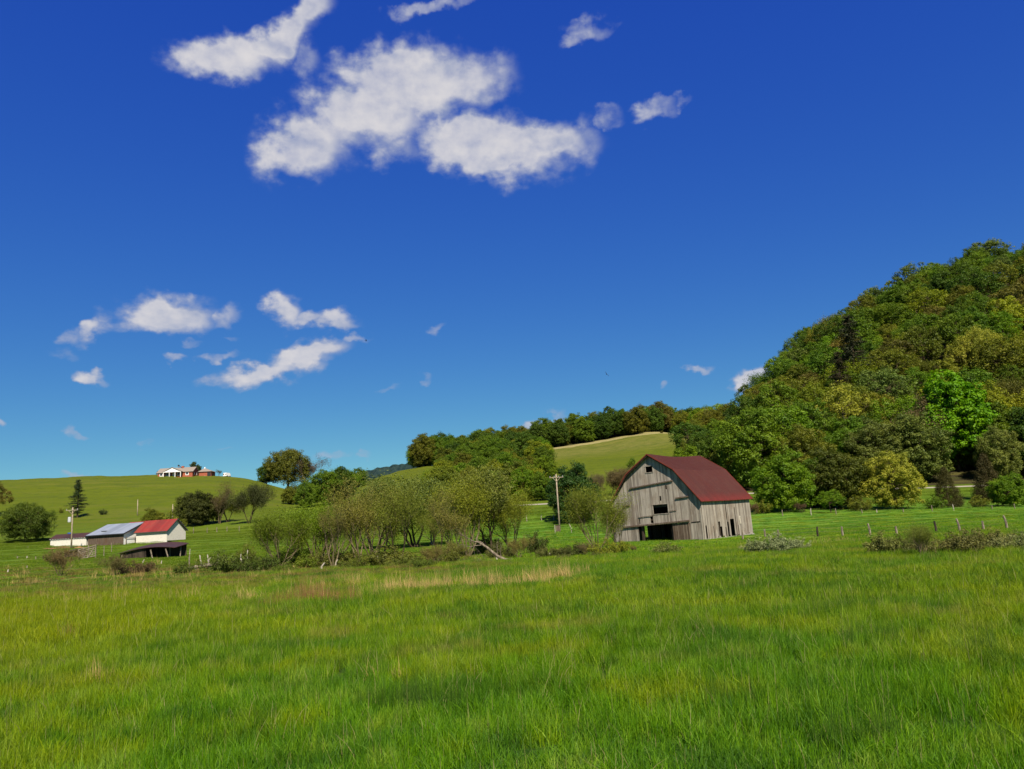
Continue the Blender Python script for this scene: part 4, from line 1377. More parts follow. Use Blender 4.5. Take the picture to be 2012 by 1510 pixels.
# --- creek thicket
W_GR = (.145, .20, .018)
W_YE = (.215, .24, .024)
W_BR = (.15, .12, .035)
creek = [
    ("willow_tree", 'willow', 548, 66, 985, W_GR, "thin green willow at the creek beside the white dead sticks", dict(seed=1, width=1.1)),
    ("willow_tree", 'willow', 625, 68, 960, (.15, .235, .016), "bright green willow with dark forked trunk", dict(seed=0, width=1.2)),
    ("willow_tree", 'willow', 586, 80, 992, W_GR, "smaller green willow between the thin and the bright one", dict(seed=2)),
    ("bare_tree", 'bare', 703, 62, 922, (.20, .19, .035), "tall bare brown many stemmed tree by the creek", dict(seed=0, width=.9)),
    ("bare_tree", 'bare', 745, 66, 930, (.19, .185, .035), "bare brown tree with upright twigs beside the taller one", dict(seed=1)),
    ("willow_tree", 'willow', 728, 80, 955, (.18, .19, .026), "olive haze leaved tree between the two bare trees", dict(seed=1)),
    ("willow_tree", 'willow', 785, 64, 925, (.17, .20, .026), "olive thin leaved tree in the middle of the thicket", dict(seed=2)),
    ("sycamore_tree", 'sprig', 815, 105, 915, (.13, .17, .035), "light green sycamore with scattered leaves behind the thicket", dict(seed=1, width=1.3)),
    ("sycamore_tree", 'sprig', 850, 108, 930, (.15, .18, .04), "pale green sycamore leaning to the tall creek tree", dict(seed=0, width=1.2)),
    ("willow_tree", 'willow', 920, 66, 905, W_YE, "tall yellow olive tree in the creek thicket", dict(seed=0, width=.85)),
    ("sycamore_tree", 'airy', 965, 70, 895, (.165, .19, .035), "tallest yellow green tree of the creek thicket", dict(seed=1, width=.85)),
    ("bare_tree", 'bare', 655, 60, 975, (.17, .16, .035), "thin bare stems between bright willow and tall bare tree", dict(seed=1, width=.8)),
    ("bare_tree", 'bare', 893, 57, 950, (.19, .18, .035), "dark forked bare stems in front of the tall creek trees", dict(seed=0)),
    ("willow_tree", 'willow', 1005, 72, 945, W_YE, "rounded olive willow at the open end of the thicket", dict(seed=2, width=1.1)),
    ("willow_tree", 'willow', 1172, 60, 928, (.175, .205, .025), "olive willow with crooked trunk in front of the barn gable", dict(seed=1, width=.9)),
    ("willow_tree", 'willow', 1215, 64, 975, (.15, .15, .03), "small olive willow brushing the barn corner", dict(seed=2, width=.8)),
    ("shrub", 'shrub_bare', 118, 62, 1068, (.19, .14, .055), "round bare brown shrub before the old cattle pen", dict(width=.95)),
    ("shrub", 'shrub_bare', 225, 60, 1085, (.16, .14, .05), "low brownish shrub below the collapsed shed", {}),
    ("shrub", 'bush', 452, 60, 1075, (.095, .13, .02), "dark green shrub between the log bridge posts and dead sticks", {}),
    ("shrub", 'bush', 512, 58, 1085, (.07, .105, .015), "dark green shrub at the foot of the thin willow", {}),
    ("shrub", 'bush', 485, 64, 1062, (.12, .14, .02), "taller yellowish shrub behind the dead sticks", dict(width=.5)),
    ("shrub", 'bush', 600, 60, 1085, W_GR, "low green shrub between the willow trunks", {}),
    ("shrub", 'bush', 655, 62, 1070, (.14, .15, .025), "dim olive shrub at the foot of the bright willow", {}),
    ("shrub", 'bush', 720, 55, 1082, (.12, .15, .02), "yellow olive shrub under the bare brown trees", dict(width=1.3)),
    ("shrub", 'bush', 765, 54, 1068, (.14, .15, .025), "rounded yellow olive shrub in the thicket middle", dict(width=1.3)),
    ("shrub", 'bush', 800, 52, 1086, (.13, .16, .025), "wide low yellow green shrub fronting the thicket", dict(width=1.5)),
    ("shrub", 'shrub_bare', 850, 50, 1065, (.21, .18, .05), "tan bare shrub with upright stalks before the forked stems", {}),
    ("shrub", 'bush', 880, 52, 1070, (.14, .155, .025), "dull olive shrub touching the fallen tree branches", {}),
    ("shrub", 'shrub_bare', 900, 54, 1058, (.18, .18, .035), "brown twiggy shrub over the fallen tree crown", {}),
    ("shrub", 'bush', 985, 60, 1062, (.11, .12, .03), "brown green shrub behind the fallen trunk", {}),
    ("shrub", 'shrub_bare', 1020, 58, 1050, (.21, .18, .05), "tan shrub between fallen trunk and utility pole", {}),
    ("shrub", 'bush', 1055, 66, 1042, (.06, .08, .015), "small dark green shrub in front of the utility pole", dict(width=.8)),
    ("shrub", 'bush', 1080, 54, 1068, (.12, .13, .03), "low olive shrub before the utility pole", {}),
    ("shrub", 'bush', 1125, 54, 1062, (.075, .09, .02), "dark olive shrub left of the crooked willow trunk", {}),
    ("shrub", 'shrub_bare', 1150, 52, 1062, (.17, .14, .055), "twiggy tan shrub at the crooked willow trunk", {}),
    ("shrub", 'bush', 1195, 52, 1055, W_YE, "olive green shrub at the barn gable corner", {}),
    ("shrub", 'shrub_bare', 1245, 56, 1070, (.18, .12, .06), "low rusty shrub in front of the barn doorway", {}),
    ("shrub", 'bush', 1310, 46, 1062, (.17, .20, .05), "pale speckled low shrub in front of the barn", dict(width=1.4)),
    ("flowering_shrub", 'bush', 1490, 40, 1052, (.23, .27, .11), "whitish flecked wide shrub before the barn side, end by the barn", dict(seed=1)),
    ("flowering_shrub", 'bush', 1530, 39, 1042, (.25, .29, .13), "tallest whitish flecked shrub right of the barn", dict(seed=0)),
    ("flowering_shrub", 'bush', 1568, 41, 1052, (.27, .31, .14), "whitish flecked shrub at the open end of the pale shrub group", dict(seed=1)),
    ("shrub", 'bush', 1735, 34, 1040, (.17, .19, .045), "tan green weedy shrub, first after the flecked shrubs", {}),
    ("shrub", 'bush', 1770, 34, 1045, (.15, .165, .04), "dull weedy shrub beside the small willow sapling", {}),
    ("willow_sapling", 'willow', 1812, 31, 1018, (.15, .18, .028), "small green willow sapling standing among the weedy shrubs", dict(seed=0, width=1.1)),
    ("shrub", 'bush', 1860, 32, 1045, (.15, .15, .04), "low brown green shrub just after the willow sapling", {}),
    ("shrub", 'bush', 1900, 31, 1036, (.14, .14, .035), "darkest of the weedy shrubs near the picture edge", {}),
    ("shrub", 'bush', 1945, 33, 1032, (.17, .17, .045), "higher tan weedy shrub near the picture edge", {}),
    ("shrub", 'bush', 1990, 32, 1038, (.20, .22, .075), "pale flecked weedy shrub cut by the picture edge", {}),
    ("shrub", 'bush', 575, 70, 1062, (.13, .19, .018), "green scrub between thin willow and smaller willow", {}),
    ("shrub", 'bush', 955, 72, 1045, (.14, .17, .022), "yellow olive scrub under the tallest creek tree", {}),
    ("willow_tree", 'willow', 660, 78, 985, (.16, .22, .02), "yellow green willow filling between bright willow and bare trees", dict(seed=1)),
    ("willow_tree", 'willow', 862, 84, 972, (.17, .20, .025), "hazy yellow green willow before the pale sycamores", dict(seed=2)),
    ("weed_clump", 'shrub_bare', 1480, 139, 985, (.16, .09, .05), "rusty weeds by the far corner of the barn", {}),
    ("weed_clump", 'bush', 1170, 48, 1082, (.12, .15, .03), "weedy green clump below the crooked willow", {}),
    ("weed_clump", 'bush', 1110, 46, 1088, (.12, .13, .04), "olive weed clump at the near creek bank", {}),
    ("weed_clump", 'bush', 830, 46, 1092, (.11, .16, .02), "green weed clump before the wide low shrub", {}),
    ("weed_clump", 'bush', 360, 58, 1100, (.10, .14, .02), "green weed clump before the log bridge", {}),
    ("weed_clump", 'bush', 265, 62, 1098, (.13, .09, .04), "reddish weed clump below the collapsed shed", dict(width=1.1)),
    ("weed_clump", 'bush', 560, 50, 1102, (.12, .17, .02), "yellow green weed clump before the thin willow", {}),
]
for nm, kind, px, Y, top, c, lab, kw in creek:
    cat = {"shrub": "shrub", "flowering_shrub": "shrub", "weed_clump": "weeds", "willow_sapling": "sapling"}.get(nm, "tree")
    ptree(nm, kind, px, Y, top, c, lab, cat, **kw)

# fallen tree
X, Y, z = spot(985, 50)
ft = empty("fallen_tree", (X, Y, z))
tag(ft, "dead tree fallen across the creek bank with bare reaching branches", "fallen tree")
ft.scale = (.85, .85, .85)
T = TreeMesh(88)
tips = []
T.limb([np.array([.9, 0, .05]), np.array([.3, 0, .12]), np.array([-.3, .05, .45]), np.array([-1.0, .1, 1.1]), np.array([-1.6, .1, 1.5])], [.13, .13, .11, .09, .06], 8)
PD = dict(depth=3, kids=[3, 3, 2], ratio=.7, ang=32, up=.02, wob=.16, taper=.55)
for p0, d0, L, r0 in [((-1.6, .1, 1.5), (-.9, 0, .35), .9, .05), ((-1.0, .1, 1.1), (-.7, .1, .75), .9, .045), ((-1.3, .1, 1.3), (-1, -.2, 0), 1.0, .04), ((0, 0, .2), (-.25, .1, 1), .7, .03),
                      ((-.3, 0, .4), (-.05, 0, 1), .8, .03), ((.2, -.1, .1), (-1, -.2, .05), 1.4, .04), ((-.5, 0, .15), (-1, .1, .15), 1.3, .035)]:
    T.branch(np.array(p0, float), unit(np.array(d0, float)), L, r0, 3, PD, tips)
link("branches", mesh_np("fallen_branches", np.concatenate(T.TV), np.concatenate(T.TF), M_snag, smooth=True), ft)


# ------------------------------------------------------------------ barn
def board_wall(mb, origin, ux, width, top, openings=(), bw=0.15, thick=0.03, nrm=(0, -1, 0), jitter=0.012, bottom=0.0, rag=0.1, gap=0.006, seed=4, vals=(0, 1)):
    """vertical boards side by side; openings are (u0,u1,z0,z1)"""
    r = random.Random(seed)
    o, ux, nn = Vector(origin), Vector(ux), Vector(nrm)
    u = 0.0
    while u < width - 1e-3:
        w = min(bw * r.uniform(.8, 1.2), width - u)
        a, b_ = u + gap * r.random() * .8, u + w - gap * r.random()
        um = (a + b_) / 2
        spans = [(bottom + rag * r.random() ** 3, None)]
        cuts = sorted([(z0 - .03 * r.random(), z1 + .03 * r.random()) for (u0, u1, z0, z1) in openings if u0 <= um <= u1])
        segs = []
        z = spans[0][0]
        for c0, c1 in cuts:
            if c0 > z + .05:
                segs.append((z, c0, False))
            z = max(z, c1)
        segs.append((z, None, True))
        val = vals[0] + (vals[1] - vals[0]) * r.random()
        off = nn * (r.random() * jitter)
        for z0, z1, istop in segs:
            ta, tb = (top(a), top(b_)) if istop else (z1, z1)
            if min(ta, tb) <= z0 + .02 and max(ta, tb) <= z0 + .02:
                continue
            ta, tb = max(ta, z0 + .01), max(tb, z0 + .01)
            p = []
            for q in (off, off + nn * thick):
                p.append([o + ux * a + q + Vector((0, 0, z0)), o + ux * b_ + q + Vector((0, 0, z0)), o + ux * b_ + q + Vector((0, 0, tb)), o + ux * a + q + Vector((0, 0, ta))])
            P = p[0] + p[1]
            mb.face(P, [(0, 1, 2, 3), (7, 6, 5, 4), (0, 4, 5, 1), (1, 5, 6, 2), (2, 6, 7, 3), (3, 7, 4, 0)], val)
        u += w


W, L, HW, HK, WK, HR = 10.53, 10.22, 3.95, 7.0, 2.45, 8.8
BX, BY = 17.6, 78.0
BYAW = -0.729
barn = empty("weathered_barn", (BX, BY, float(H(BX, BY)) - 0.05), BYAW, rx=0.010, ry=-0.012)
tag(barn, "old grey board barn with gambrel red metal roof", "barn")


def gam(u):        # height of the gable at distance u from its left end
    u = min(max(u, 0), W)
    v = u if u < W / 2 else W - u
    return HW + (HK - HW) * v / WK if v < WK else HK + (HR - HK) * (v - WK) / (W / 2 - WK)


# gable (local y = 0, facing -y); left end is x = -W
mb = MB()
ops = [(4.73, 5.52, 7.05, 7.62), (5.14, 6.85, 2.83, 3.70), (3.2, 9.1, -1, 1.72), (9.25, 10.25, -1, 1.72), (3.3, 3.5, 1.95, 2.45), (4.75, 5.0, 1.95, 2.6), (6.85, 6.97, 5.2, 5.55), (6.0, 6.1, 4.1, 4.55)]
board_wall(mb, (-W, 0, 0), (1, 0, 0), W, lambda u: gam(u) - .02, ops, nrm=(0, -1, 0), bottom=-.35)
mb.build("gable_wall", M_barn, barn)
mb = MB()
board_wall(mb, (-W + 7.15, 0, 0), (1, 0, 0), 1.95, lambda u: 1.70, (), nrm=(0, -1, 0), seed=9, bottom=-.3, bw=.16)
mb.build("barn_door", M_barn2, barn)
mb = MB()
board_wall(mb, (-W + 9.25, 0, 0), (1, 0, 0), 1.0, lambda u: 1.70, (), nrm=(0, -1, 0), seed=10, bottom=-.3, vals=(.3, .9))
dd = mb.build("barn_door", M_barn, barn)
mb = MB()
mb.bar((-W + 9.3, -.06, 1.76), (-W + 10.25, -.06, 1.80), .05, .05)
mb.bar((-W + 9.35, -.06, .1), (-W + 9.9, -.06, .12), .05, .05)
mb.build("door_batten", M_darkwood, dd)
for nm, pa, pb, w_, h_ in [("door_track", (2.56, 5.62), (7.72, 5.95), .16, .12), ("door_track", (7.87, 4.2), (9.3, 4.27), .14, .12), ("door_track", (1.5, 3.82), (2.4, 3.92), .14, .12),
                           ("door_track", (1.3, 1.72), (9.1, 1.93), .18, .15), ("batten", (3.3, 2.62), (5.1, 2.68), .04, .05), ("batten", (7.0, 3.0), (7.8, 3.02), .04, .05)]:
    mb = MB()
    mb.bar((-W + pa[0], -.10, pa[1]), (-W + pb[0], -.10, pb[1]), w_, h_, .3)
    mb.build(nm, M_barn2, barn)
for (u0, u1, z0, z1) in ops[:2]:
    mb = MB()
    for a, b_ in (((u0 - .05, z0), (u0 - .05, z1)), ((u1 + .05, z0), (u1 + .05, z1)), ((u0 - .1, z1 + .05), (u1 + .1, z1 + .05)), ((u0 - .1, z0 - .05), (u1 + .1, z0 - .05))):
        mb.bar((-W + a[0], -.04, a[1]), (-W + b_[0], -.04, b_[1]), .08, .05, .8)
    mb.build("opening_frame", M_barn, barn)
# corner boards
mb = MB()
mb.box((-.16, -.075, -.3), (-.02, -.045, HW - .05), .95)
mb.box((.035, -.04, -.3), (.065, .12, HW - .05), .95)
mb.build("corner_board", M_barn, barn)
# right side wall (x = 0, facing +x)
mb = MB(3)
sops = [(.30, .55, -1, 1.35), (2.95, 3.35, .25, 1.6), (3.35, 3.6, -.3, 1.1), (4.72, 4.86, -1, 3.9), (4.3, 4.42, -1, 1.0), (5.45, 6.35, -1, 1.75), (6.6, 6.68, -1, 2.9), (7.05, 7.18, -1, 1.1), (4.95, 5.02, -1, 1.5), (8.6, 8.67, -1, .9), (1.9, 1.96, -1, 1.2)]
board_wall(mb, (0, 0, 0), (0, 1, 0), L, lambda u: HW - .08, sops, nrm=(1, 0, 0), seed=8, rag=.22, bottom=.0, bw=.15, gap=.014)
mb.build("side_wall", M_barn, barn)
mb = MB(4)
board_wall(mb, (-W, 0, 0), (0, 1, 0), L, lambda u: HW - .08, [(2, 2.4, 0, 2), (6, 6.5, 0.4, 1.6)], nrm=(-1, 0, 0), seed=12, rag=.2, bottom=-.35)
mb.build("side_wall", M_barn, barn)
mb = MB(5)
board_wall(mb, (-W, L, 0), (1, 0, 0), W, lambda u: gam(u) - .02, [(1.3, 1.75, .9, 1.6), (4.2, 6.0, -1, .3)], nrm=(0, 1, 0), seed=14, bottom=-.2)
mb.build("rear_wall", M_barn, barn)
mb = MB(6)
mb.box((.0, .1, -.5), (.14, L - .05, .03))
r5 = random.Random(2)
for i in range(34):
    y = .15 + i * (L - .3) / 34
    s_ = r5.uniform(.12, .2)
    mb.hexa([(x_ + r5.uniform(-.02, .02), y_ + r5.uniform(-.02, .02), z_ + r5.uniform(-.03, .03)) for x_, y_, z_ in
             [(.08, y, -.45), (.28, y, -.45), (.28, y + .27, -.45), (.08, y + .27, -.45), (.10, y, s_ - .1), (.24, y, s_ - .1), (.24, y + .25, s_ - .1), (.10, y + .25, s_ - .1)]])
mb.build("stone_foundation", M_stone, barn)
# frame inside
mb = MB(7)
for y in (.2, L / 3, 2 * L / 3, L - .2):
    for x in (-.2, -W / 3, -2 * W / 3, -W + .2):
        mb.box((x - .1, y - .1, -.3), (x + .1, y + .1, HW + (0 if x in (-.2, -W + .2) else 2.6)))
    mb.box((-W + .1, y - .1, HW - .5), (-.1, y + .1, HW - .25))
mb.box((-W + .15, .6, 2.2), (-.15, L - .1, 2.32))
mb.build("timber_frame", M_darkwood, barn)


# roof: sagging sheets with ribs, overhanging all round
def sag(y):
    f = y / L
    return -.20 * math.sin(math.pi * min(max(f, 0), 1)) ** 1.2


def roof_prof(side):
    # from ridge to eave in (x, z), overhang at the eave
    c = -W / 2
    sgn = 1 if side > 0 else -1
    ex = W / 2 + .32
    ez = HW - .32 * (HK - HW) / WK * .9
    return [(c, HR + .06), (c + sgn * (W / 2 - WK), HK + .07), (c + sgn * ex, ez + .10)]


y0, y1 = -.42, L + .30
for side in (1, -1):
    mb = MB(11 + side)
    pr = roof_prof(side)
    ny = 40
    for s_ in range(2):
        (xa, za), (xb, zb) = pr[s_], pr[s_ + 1]
        for i in range(ny):
            ya, yb = y0 + (y1 - y0) * i / ny, y0 + (y1 - y0) * (i + 1) / ny
            k0, k1 = (1.0, .6)[s_], (.6, .15)[s_]
            ps = []
            for dz in (0, -.045):
                ps += [(xa, ya, za + dz + sag(ya) * k0), (xb, ya, zb + dz + sag(ya) * k1), (xb, yb, zb + dz + sag(yb) * k1), (xa, yb, za + dz + sag(yb) * k0)]
            v_ = mb.rng.random() * .8
            mb.face(ps, [(0, 1, 2, 3) if side > 0 else (3, 2, 1, 0), (7, 6, 5, 4), (0, 4, 5, 1), (2, 6, 7, 3), (1, 5, 6, 2), (0, 3, 7, 4)], v_)
            # standing rib
            nx, nz = (zb - za), -(xb - xa)
            ln = math.hypot(nx, nz)
            nx, nz = (-nx / ln, -nz / ln) if (-nz) > 0 else (nx / ln, nz / ln)
            hgt, wd = .045, .03
            P8 = []
            for (xx, zz, kk) in ((xa, za, k0), (xb, zb, k1)):
                for (dy, hh) in ((-wd, 0), (wd, 0), (wd * .5, hgt), (-wd * .5, hgt)):
                    P8.append((xx + nx * hh, ya + dy, zz + nz * hh + sag(ya) * kk))
            mb.face(P8, [(0, 1, 5, 4), (1, 2, 6, 5), (2, 3, 7, 6), (3, 0, 4, 7), (0, 3, 2, 1), (4, 5, 6, 7)], .9)
    rf = mb.build("roof", M_barnroof, barn)
    mb = MB(21)
    for s_ in range(2):
        (xa, za), (xb, zb) = pr[s_], pr[s_ + 1]
        for yy in (y0 - .015, y1 + .015):
            mb.bar((xa, yy, za - .01), (xb, yy, zb - .01), .03, .10, .5)
    mb.build("rake_edge", M_trim, rf)
mb = MB(22)
for side in (1, -1):
    pr = roof_prof(side)
    for s_ in range(2):
        (xa, za), (xb, zb) = pr[s_], pr[s_ + 1]
        for yy in (-.36, L + .24):
            mb.bar((xa, yy, za - .12), (xb, yy, zb - .12), .05, .14, .2)
        for i in range(1, 6 if s_ else 5):
            f = i / (6 if s_ else 5)
            x_, z_ = xa + (xb - xa) * f, za + (zb - za) * f - .11
            kk = (1.0, .6)[s_] * (1 - f) + (.6, .15)[s_] * f
            for q in range(8):
                qa, qb = y0 + .08 + (y1 - y0 - .16) * q / 8, y0 + .08 + (y1 - y0 - .16) * (q + 1) / 8
                mb.bar((x_, qa, z_ + sag(qa) * kk - .03), (x_, qb, z_ + sag(qb) * kk - .03), .07, .07, .3)
mb.build("rafters", M_darkwood, barn)
# sheet of pale tin nailed to the side
mb = MB(23)
mb.box((.05, 7.3, 1.2), (.075, 7.75, 2.0), .9)
mb.build("tin_patch", M_palepost, barn)


# ------------------------------------------------------------------ farm sheds
def shed(name, px, Y, yaw, Lx, Dy, hw, rise, walls, roofm, label, ridge=.5, oh=.25, trim=None, front=None, side=None, drop=0.6, lift=0.0, openb=0.0, cat="shed"):
    """gabled shed; local x along the ridge, front at y = 0 facing -y; its front right corner at px"""
    X, Y, z = spot(px, Y)
    o = empty(name, (X, Y, z + lift), yaw)
    tag(o, label, cat)
    ry = Dy * ridge
    th = .1
    mb = MB(1)
    mb.box((-Lx, 0, -drop), (0, th, hw))
    mb.build("front_wall", front or walls, o)
    mb = MB(2)
    mb.box((-Lx, Dy - th, -drop), (0, Dy, hw))
    mb.build("back_wall", walls, o)
    for x0_, mt in ((-th, side or walls), (-Lx, walls)):
        mb = MB(3)
        pa = [(0 + th, openb - drop if not openb else openb), (Dy - th, openb - drop if not openb else openb), (Dy - th, hw), (ry, hw + rise), (th, hw)]
        P = [(x0_, y, z_) for y, z_ in pa] + [(x0_ + th, y, z_) for y, z_ in pa]
        mb.face(P, [(4, 3, 2, 1, 0), (5, 6, 7, 8, 9)] + [(i, (i + 1) % 5, 5 + (i + 1) % 5, 5 + i) for i in range(5)], .5)
        mb.build("side_wall", mt, o)
    rf = MB(4)
    t_ = .06
    segs = [((0 - oh, hw - oh * rise / ry), (ry, hw + rise)), ((ry, hw + rise), (Dy + oh, hw - oh * rise / (Dy - ry)))]
    for (ya, za), (yb, zb) in segs:
        n = max(6, int(Lx / .5))
        for i in range(n):
            xa, xb = -Lx - oh + (Lx + 2 * oh) * i / n, -Lx - oh + (Lx + 2 * oh) * (i + 1) / n
            rf.hexa([(xa, ya, za + .03), (xb, ya, za + .03), (xb, yb, zb + .03), (xa, yb, zb + .03), (xa, ya, za + t_ + .03), (xb, ya, za + t_ + .03), (xb, yb, zb + t_ + .03), (xa, yb, zb + t_ + .03)])
    ro = rf.build("roof", roofm, o)
    if trim:
        tb_ = MB(5)
        for (ya, za), (yb, zb) in segs:
            for xx in (-Lx - oh - .03, oh + .03):
                tb_.bar((xx, ya, za + .0), (xx, yb, zb + .0), .05, .20)
        tb_.bar((-Lx - oh, -oh - .03, segs[0][0][1]), (oh, -oh - .03, segs[0][0][1]), .05, .18)
        tb_.build("trim", trim, ro)
    return o


sh = shed("white_shed", 327.5, 150, R_(-16), 6.9, 5.2, 2.25, 2.0, M_white, M_redroof, "white board shed with rusty red gable roof, raised on posts", trim=M_trimgreen, openb=.35, oh=.3)
for yy in (.3, 2.6, 4.9):
    mb = MB(6)
    mb.box((-.3, yy - .1, -.8), (-.1, yy + .1, .36))
    mb.build("support_post", M_palepost, sh)
mb = MB(7)
mb.box((-6.8, .4, .28), (-.1, 5.0, .36))
mb.build("floor", M_darkwood, sh)

gs = shed("grey_roofed_shed", 242, 150, R_(-14), 7.8, 7.0, 2.1, 1.9, M_barn2, M_greyroof, "long board shed with sloping blue grey metal roof", ridge=.75, front=M_barn2, side=M_bright, trim=M_dark, oh=.35)
mb = MB(8)
for x_ in (.12, ):
    mb.bar((x_, .6, -.6), (x_, .6, 1.4), .1, .1)
    mb.bar((x_, 3.0, -.6), (x_, 3.0, 1.4), .1, .1)
    mb.bar((x_, .6, 1.2), (x_, 3.0, 1.2), .06, .06)
mb.build("side_gate", M_post, gs)
mb = MB(9)
mb.box((-6.0, 1.1, 2.72), (-4.9, 1.6, 2.78))
mb.build("torn_sheet", M_dark, gs)

ls = shed("low_white_shed", 169, 152, R_(-12), 7.9, 3.2, 1.65, .75, M_white, M_brownroof, "long low white shed with brown roof under the utility pole", oh=.2)
mb = MB(10)
for i in range(14):
    mb.box((-7.8 + i * .58, -.26, 1.50), (-7.68 + i * .58, -.19, 1.60))
mb.build("rafter_tails", M_bright, ls)
shed("small_red_roofed_shed", 275, 168, R_(-14), 3.6, 3.0, 2.4, 1.0, M_white, M_redroof, "small red roofed shed hidden behind the grey roofed one", oh=.2)

# bare soil strips by the sheds
for i, (px, Y, w_, lab) in enumerate([(120, 147.5, 3.5, "orange bare soil at the foot of the low white shed"), (155, 146.5, 1.2, "orange soil heap by the utility pole")]):
    X, Y, z = spot(px, Y)
    n = 18
    P = [(X, Y, z + .28)] + [(X + math.cos(a) * w_ * (1 + .2 * math.sin(3 * a)), Y + math.sin(a) * w_ * .35, float(H(X + math.cos(a) * w_, Y + math.sin(a) * w_ * .35)) - .02) for a in np.linspace(0, 2 * math.pi, n, endpoint=False)]
    tag(link("soil_patch", mesh_np("soil_patch", P, [(0, 1 + k, 1 + (k + 1) % n) for k in range(n)], M_dirt)), lab, "soil", kind="stuff")

# collapsed shed: sagging dark roof over tumbled frame
X, Y, z = spot(296, 112)
cs = empty("collapsed_shed", (X, Y, z), R_(-6))
cs.scale = (.86, .86, .80)
tag(cs, "collapsed dark shed with sagging brown roof on leaning posts", "shed")
mb = MB(31)
nx_, nyy = 22, 8


def croof(u, v):     # u 0..1 along, v 0..1 front to back
    x = -5.6 + u * 9.8 + v * .9 * (1 - u)
    y = -.2 + v * 4.4
    z_ = .95 + 1.25 * math.sin(math.pi * (.06 + .62 * u)) - .35 * u + v * (.9 - .3 * u) - .25 * math.sin(math.pi * v) * math.sin(math.pi * u)
    return (x, y, z_)


for i in range(nx_):
    for j in range(nyy):
        a, b_, c, d = croof(i / nx_, j / nyy), croof((i + 1) / nx_, j / nyy), croof((i + 1) / nx_, (j + 1) / nyy), croof(i / nx_, (j + 1) / nyy)
        dn = [(p[0], p[1], p[2] - .08) for p in (a, b_, c, d)]
        mb.face([a, b_, c, d] + dn, [(0, 1, 2, 3), (7, 6, 5, 4), (0, 4, 5, 1), (1, 5, 6, 2), (2, 6, 7, 3), (3, 7, 4, 0)], .3)
mb.build("roof", M_brownroof, cs)
mb = MB(32)
for u in np.linspace(.03, .45, 14):
    x, y, zt = croof(u, .05)
    mb.hexa([(x - .15, y + .5, -.7), (x + .18, y + .5, -.7), (x + .18, y + .58, -.7), (x - .15, y + .58, -.7), (x - .15, y + .15, zt - .1), (x + .18, y + .15, zt - .1), (x + .18, y + .22, zt - .1), (x - .15, y + .22, zt - .1)])
mb.build("fallen_wall", M_darkwood, cs)
mb = MB(132)
for u in np.linspace(.03, .95, 24):
    x, y, zt = croof(u, .92)
    mb.box((x - .2, y, -.7), (x + .2, y + .06, zt - .1))
mb.build("rear_wall", M_darkwood, cs)
for pa, pb in (((.6, -.35, -.4), (0.0, -.1, 1.5)), ((3.1, -.3, .1), (2.5, 0, 1.5)), ((-4.9, -.2, -.5), (-4.9, 0, .9)), ((3.9, 2.0, -.3), (3.9, 2.2, 1.9)), ((1.9, 2.5, -.4), (1.8, 2.5, 2.2))):
    mb = MB(33)
    mb.bar(pa, pb, .13, .13, .8)
    mb.build("leaning_post", M_post, cs)

# low cattle shed with loading pen
X, Y, z = spot(157, 121)
cb = empty("cattle_shelter", (X, Y, z), R_(-6))
tag(cb, "small low brown shelter beside the old cattle pen", "shelter")
mb = MB(34)
mb.hexa([(-2.9, 0, .95), (.9, 0, 1.35), (.9, 2.6, 1.55), (-2.9, 2.6, 1.25), (-2.9, 0, 1.03), (.9, 0, 1.43), (.9, 2.6, 1.63), (-2.9, 2.6, 1.33)])
mb.build("roof", M_brownroof, cb)
mb = MB(35)
board_wall(mb, (-2.8, .3, 0), (1, 0, 0), 3.6, lambda u: .95 + .1 * u, (), nrm=(0, -1, 0), bottom=-.6)
mb.build("front_wall", M_darkwood, cb)
X, Y, z = spot(171, 119)
cp = empty("cattle_pen", (X, Y, z), R_(-4))
tag(cp, "weathered wooden pen of slanting rails and crossed braces", "pen")
for x in (-1.35, -.6, .15, 1.3):
    mb = MB(36)
    mb.bar((x, 0, -.5), (x, 0, 1.7 + .25 * (x > 0) - .2 * (x < -1)), .12, .12, .5)
    mb.build("post", M_post, cp)
for i in range(6):
    mb = MB(37 + i)
    mb.bar((-1.35, -.08, .0 + i * .26), (1.35, -.08, .35 + i * .30), .04, .13)
    mb.build("rail", M_post, cp)
for a, b_ in (((-1.3, 1.25), (-.15, .05)), ((.15, .05), (1.2, 1.6))):
    mb = MB(50)
    mb.bar((a[0], -.16, a[1]), (b_[0], -.16, b_[1]), .04, .14, .9)
    mb.build("brace", M_post, cp)

# ------------------------------------------------------------------ hilltop brick house
X, Y, z = spot(378, 328)
ho = empty("brick_house", (X, Y, z + .1), R_(3))
ho.scale = (.90, .90, .90)
tag(ho, "long red brick ranch house with white porch gable on the hilltop", "house")
LH, DH, WH, RH = 15.6, 8.0, 2.5, 2.1


def prism_wall(name, x0_, x1_, y0_, y1_, h, mat, parent):
    mb = MB(60)
    mb.box((x0_, y0_, -1.0), (x1_, y1_, h))
    return mb.build(name, mat, parent)


prism_wall("wall", -LH, 0, 0, DH, WH, M_brick, ho)
mb = MB(61)
P = []
for x_ in (-.12, 0.0):
    P += [(x_, 0.02, WH), (x_, DH - .02, WH), (x_, DH / 2, WH + RH)]
mb.face(P, [(2, 1, 0), (3, 4, 5), (0, 1, 4, 3), (1, 2, 5, 4), (2, 0, 3, 5)], .5)
mb.face([(p[0] - LH + .12, p[1], p[2]) for p in P], [(2, 1, 0), (3, 4, 5), (0, 1, 4, 3), (1, 2, 5, 4), (2, 0, 3, 5)], .5)
mb.build("gable_end", M_brick, ho)


